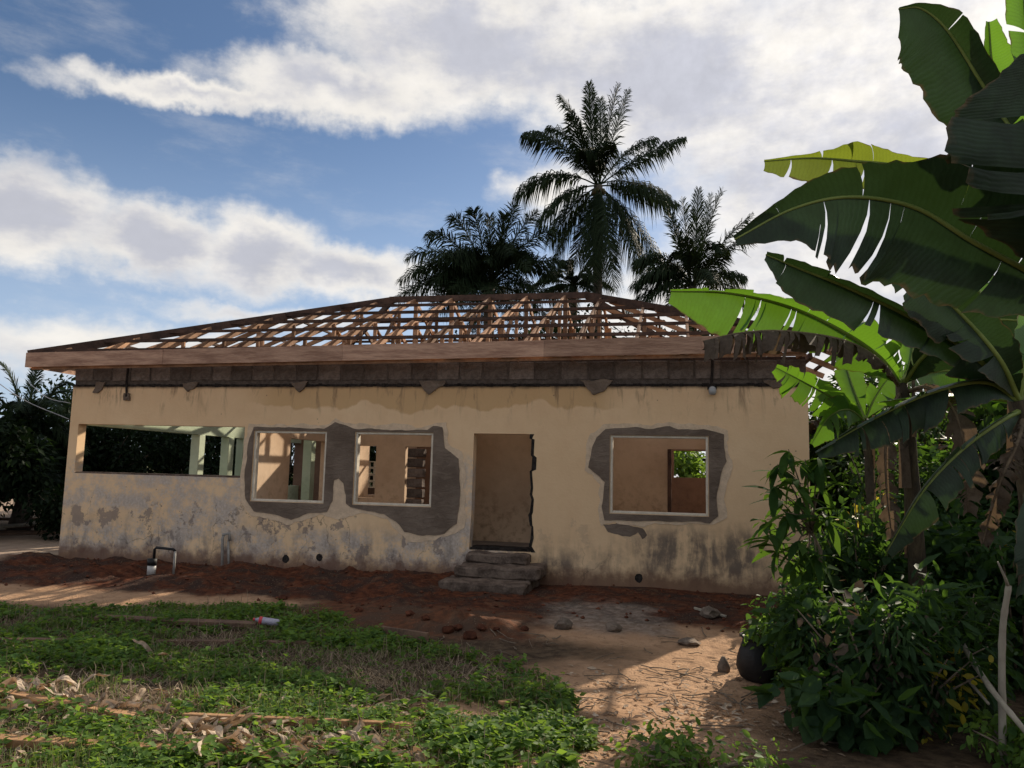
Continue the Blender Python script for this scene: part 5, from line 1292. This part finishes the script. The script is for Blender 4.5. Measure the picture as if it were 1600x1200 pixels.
# plastic bottle lying in the weeds
bp = pg(416, 984)
bot = empty('plastic_bottle', (bp[0], bp[1], bp[2] + 0.10), 'crushed clear plastic bottle with red label lying in the weeds', 'bottle')
prof = [(0.0, 0), (0.036, 0.004), (0.042, 0.03), (0.040, 0.07), (0.043, 0.10), (0.040, 0.15), (0.043, 0.19), (0.036, 0.235), (0.018, 0.275), (0.014, 0.285), (0.014, 0.30), (0.0, 0.301)]
m1 = MB().lathe((0, 0, -0.15), prof, 16); m2 = MB().lathe((0, 0, -0.15), [(0.0445, 0.20), (0.0455, 0.205), (0.0455, 0.235), (0.040, 0.24)], 16); m3 = MB().lathe((0, 0, -0.15), [(0.017, 0.288), (0.017, 0.312), (0, 0.313)], 10)
R_ = Matrix.Rotation(math.radians(-82), 4, 'Y') @ Matrix.Rotation(0.3, 4, 'X')
for m_, nm, mt in ((m1, 'body', 'bottle_plastic'), (m2, 'label', 'red_label'), (m3, 'cap', 'red_label')):
    me = mesh(nm, m_.v, m_.f, True); me.transform(R_); me.materials.append(MATS[mt]); o = bpy.data.objects.new(nm, me); COL.objects.link(o); o.parent = bot

# black pot with broken rim
pp = pg(1183, 1064)
pot = empty('black_pot', pp, 'old black bulging pot under the leafy shrub by the path', 'pot')
pm = MB().lathe(pp, [(0.0, 0.0), (0.11, 0.0), (0.15, 0.04), (0.178, 0.13), (0.182, 0.21), (0.165, 0.29), (0.13, 0.345), (0.118, 0.37), (0.135, 0.40), (0.125, 0.402), (0.108, 0.37), (0.12, 0.33), (0.10, 0.30), (0.0, 0.30)], 24).build('body', 'black_plastic', pot, True)
roughen(pm, 0, 0.030, 4.5)
roughen(MB().lathe(pp, [(0.132, 0.385), (0.150, 0.395), (0.150, 0.415), (0.130, 0.415)], 24).build('rim', 'black_plastic', pot, True), 0, 0.03, 4.5)

# bamboo poles at the right edge
def pole(label, pts, r, stub=None):
    root = empty('bamboo_pole', pts[0], label, 'pole')
    C = crom(pts, 22); MB().tube(C, [r * (1.16 if i % 5 == 0 else 1.0) * (1 - 0.012 * i) for i in range(22)], 8).build('culm', 'bamboo', root, True)
    if stub: MB().tube(stub, [r * 0.5, r * 0.35, r * 0.2], 6).build('branch_stub', 'bamboo', root, True)
b0 = at(1562, 1092, 5.3); b0[2] = gh(b0[0], b0[1])
pole('upright pale bamboo pole at the right edge', [b0, at(1566, 1000, 5.3), at(1576, 915, 5.3)], 0.026, [at(1576, 918, 5.3), at(1570, 902, 5.28), at(1559, 878, 5.25)])
pole('grey pole leaning down to the lower right corner', [at(1504, 1008, 5.9), at(1550, 1078, 5.3), at(1625, 1170, 4.7)], 0.022)
pole('thin dark stick beside the leaning pole', [at(1512, 1062, 5.7), at(1545, 1100, 5.4)], 0.012)

# pipes at the foot of the facade
q = pg(236, 900)
pv = empty('vent_pipe', q, 'white pipe stub with a thin black gooseneck near the left end of the house', 'pipe')
MB().tube([q, q + np.array([0, 0, 0.16])], 0.068, 14).build('pipe_stub', 'pvc_white', pv, True)
MB().tube([q + np.array([0, 0, 0.15]), q + np.array([0, 0, 0.26])], 0.076, 14).build('collar', 'black_plastic', pv, True)
g0 = q + np.array([0.03, 0, 0.26]); g1 = np.array([q[0] + 0.38, q[1] + 0.05, q[2] + 0.42]); g2 = np.array([g1[0], g1[1], gh(g1[0], g1[1])])
MB().tube([g0, g0 + np.array([0, 0, 0.15]), g0 + np.array([0.03, 0, 0.18]), g1 - np.array([0.04, 0, 0]), g1 - np.array([0, 0, 0.03])], 0.022, 8).build('gooseneck', 'black_plastic', pv, True)
MB().tube([g1 - np.array([0, 0, 0.03]), g2], 0.020, 8).build('riser', 'pvc_grey', pv, True)
q = ony(350, 890, -0.12)
sp = empty('standpipe', (q[0], q[1], 0), 'short grey standpipe with tap against the left part of the wall', 'pipe')
top = ony(353, 834, -0.10)
MB().tube([(q[0] - 0.02, -0.14, -0.1), (top[0] - 0.05, -0.12, top[2] - 0.1), (top[0] - 0.04, -0.11, top[2])], 0.026, 8).build('riser', 'pvc_grey', sp, True)
MB().tube([(q[0] + 0.08, -0.08, -0.1), (top[0] + 0.04, -0.07, top[2] - 0.12)], 0.022, 8).build('riser', 'pvc_grey', sp, True)
MB().tube([(top[0] - 0.06, -0.12, top[2] - 0.02), (top[0] + 0.06, -0.08, top[2] + 0.01), (top[0] + 0.07, -0.07, top[2] - 0.13)], 0.030, 8).build('tap', 'pvc_grey', sp, True)

# overhead wires to the left corner of the wall
for (a, b, lab) in ((at(-30, 578, 17), ony(108, 655, 0.02), 'lower thin wire running from the left trees to the house corner'), (at(45, 598, 18), ony(110, 630, 0.02), 'upper thin wire running from the left trees to the house corner')):
    m_ = (np.array(a) + np.array(b)) / 2 - np.array([0, 0, 0.12])
    tag(MB().tube(crom([a, m_, b], 14), 0.009, 4).build('overhead_wire', 'wire', None, True), lab, 'wire')

# far shed behind the right thicket
s0 = at(1335, 745, 24.0)
shed = empty('far_shed', (s0[0], s0[1], 0), 'far pale shed roof and grey wall glimpsed past the house corner', 'shed')
sx, sy = s0[0], s0[1]
MB().box(sx - 3, sx + 3, sy, sy + 3.5, -0.2, 1.95).build('wall', 'grey_render', shed)
rf = MB()
for i in range(40):
    x = sx - 3.3 + i * 0.165; z = 0.02 * (i % 2)
    rf.add([(x, sy - 0.4, 1.9 + z), (x + 0.165, sy - 0.4, 1.9 + 0.02 - z), (x + 0.165, sy + 1.9, 3.0 + 0.02 - z), (x, sy + 1.9, 3.0 + z)], [(0, 1, 2, 3)])
rf.build('roof', 'roof_sheet', shed)
MB().box(sx - 1.6, sx - 0.8, sy - 0.03, sy, 0.6, 1.6).build('window', 'mould_edge', shed)

# red clay heap edge and dry rubble right of the house corner
rb = MB(); c0 = pg(1300, 905)
for i in range(160):
    x = c0[0] + random.gauss(0, 0.5); y = c0[1] + random.gauss(0, 0.6); r = random.uniform(0.02, 0.06); z = gh(x, y) + 0.10 * random.random()
    rb.bar((x - r * 2, y, z), (x + r * 2, y + random.uniform(-.1, .1), z + random.uniform(0, .08)), r, r * 0.4, jit=0.01)
tag(rb.build('wood_chips', 'fresh_plank'), 'heap of dry brown chips past the right house corner', 'wood chips', kind='stuff')

# undergrowth left of the house
for i, (x, y, h, r, lab) in enumerate(((-2.6, 3.2, 1.3, 1.0, 'dark undergrowth shrub nearest the left house corner'), (-4.2, 1.8, 1.2, 1.1, 'dark undergrowth shrub behind the timber pile'), (-6.0, 1.6, 1.3, 1.2, 'dark undergrowth shrub at the left edge behind the timber pile'),
                                      (-3.6, 5.6, 1.5, 1.2, 'dark undergrowth shrub seen through the near end of the long opening'), (-2.8, 8.2, 1.9, 1.2, 'dark undergrowth shrub seen past the first veranda post'), (-2.6, 11.0, 2.0, 1.3, 'dark undergrowth shrub seen past the second veranda post'),
                                      (-7.6, 0.2, 1.3, 1.2, 'dark undergrowth shrub beyond the left edge'))):
    shrub('undergrowth_shrub', lab, gz((x, y)), h, r, 2600, 0.10, 'tree_leaf_shaded', seed=40 + i, stems=14, group='undergrowth left of the house')

# sunlit growth between the house corner and the bananas
for i, (px_, d, h, r, n_, mt, lab) in enumerate(((1305, 16.5, 2.9, 0.9, 2600, 'bush_leaf', 'tall leafy shrub beside the right wall of the house'), (1345, 8.0, 1.9, 0.5, 2000, 'bush_leaf', 'tall leafy shrub just right of the mango sapling'),
        (1400, 11.0, 2.9, 0.8, 2600, 'tree_leaf', 'tall shrub behind the banana stem'), (1460, 9.6, 2.6, 0.7, 2400, 'bush_leaf', 'tall shrub right of the banana stem'), (1530, 9.0, 2.6, 0.75, 2600, 'bush_leaf', 'tall shrub under the right edge banana leaves'),
        (1290, 8.4, 1.15, 0.42, 1300, 'weed_leaf', 'light green shrub under the mango sapling'))):
    shrub('tall_shrub', lab, gp(px_, 850, d), h, r, n_, 0.085, mt, seed=70 + i, stems=16)

shrub('leafy_shrub', 'sunlit green shrub seen through the back window of the right room', gz((12.6, 13.2)), 3.3, 1.1, 2600, 0.16, 'weed_leaf', seed=90, stems=16)  # lighter weed leaf puts the backlit look into the colour

shrub('dry_shrub', 'half-dead brown-leaved shrub among the dark shrubs by the banana stem', gp(1360, 1095, 6.0), 1.1, 0.6, 170, 0.085, 'dry_blade', seed=95, stems=14)
shrub('dry_shrub', 'yellowed sparse shrub at the front of the right thicket', gp(1435, 1105, 5.9), 0.9, 0.55, 110, 0.075, 'yellow_leaf', seed=96, stems=9)
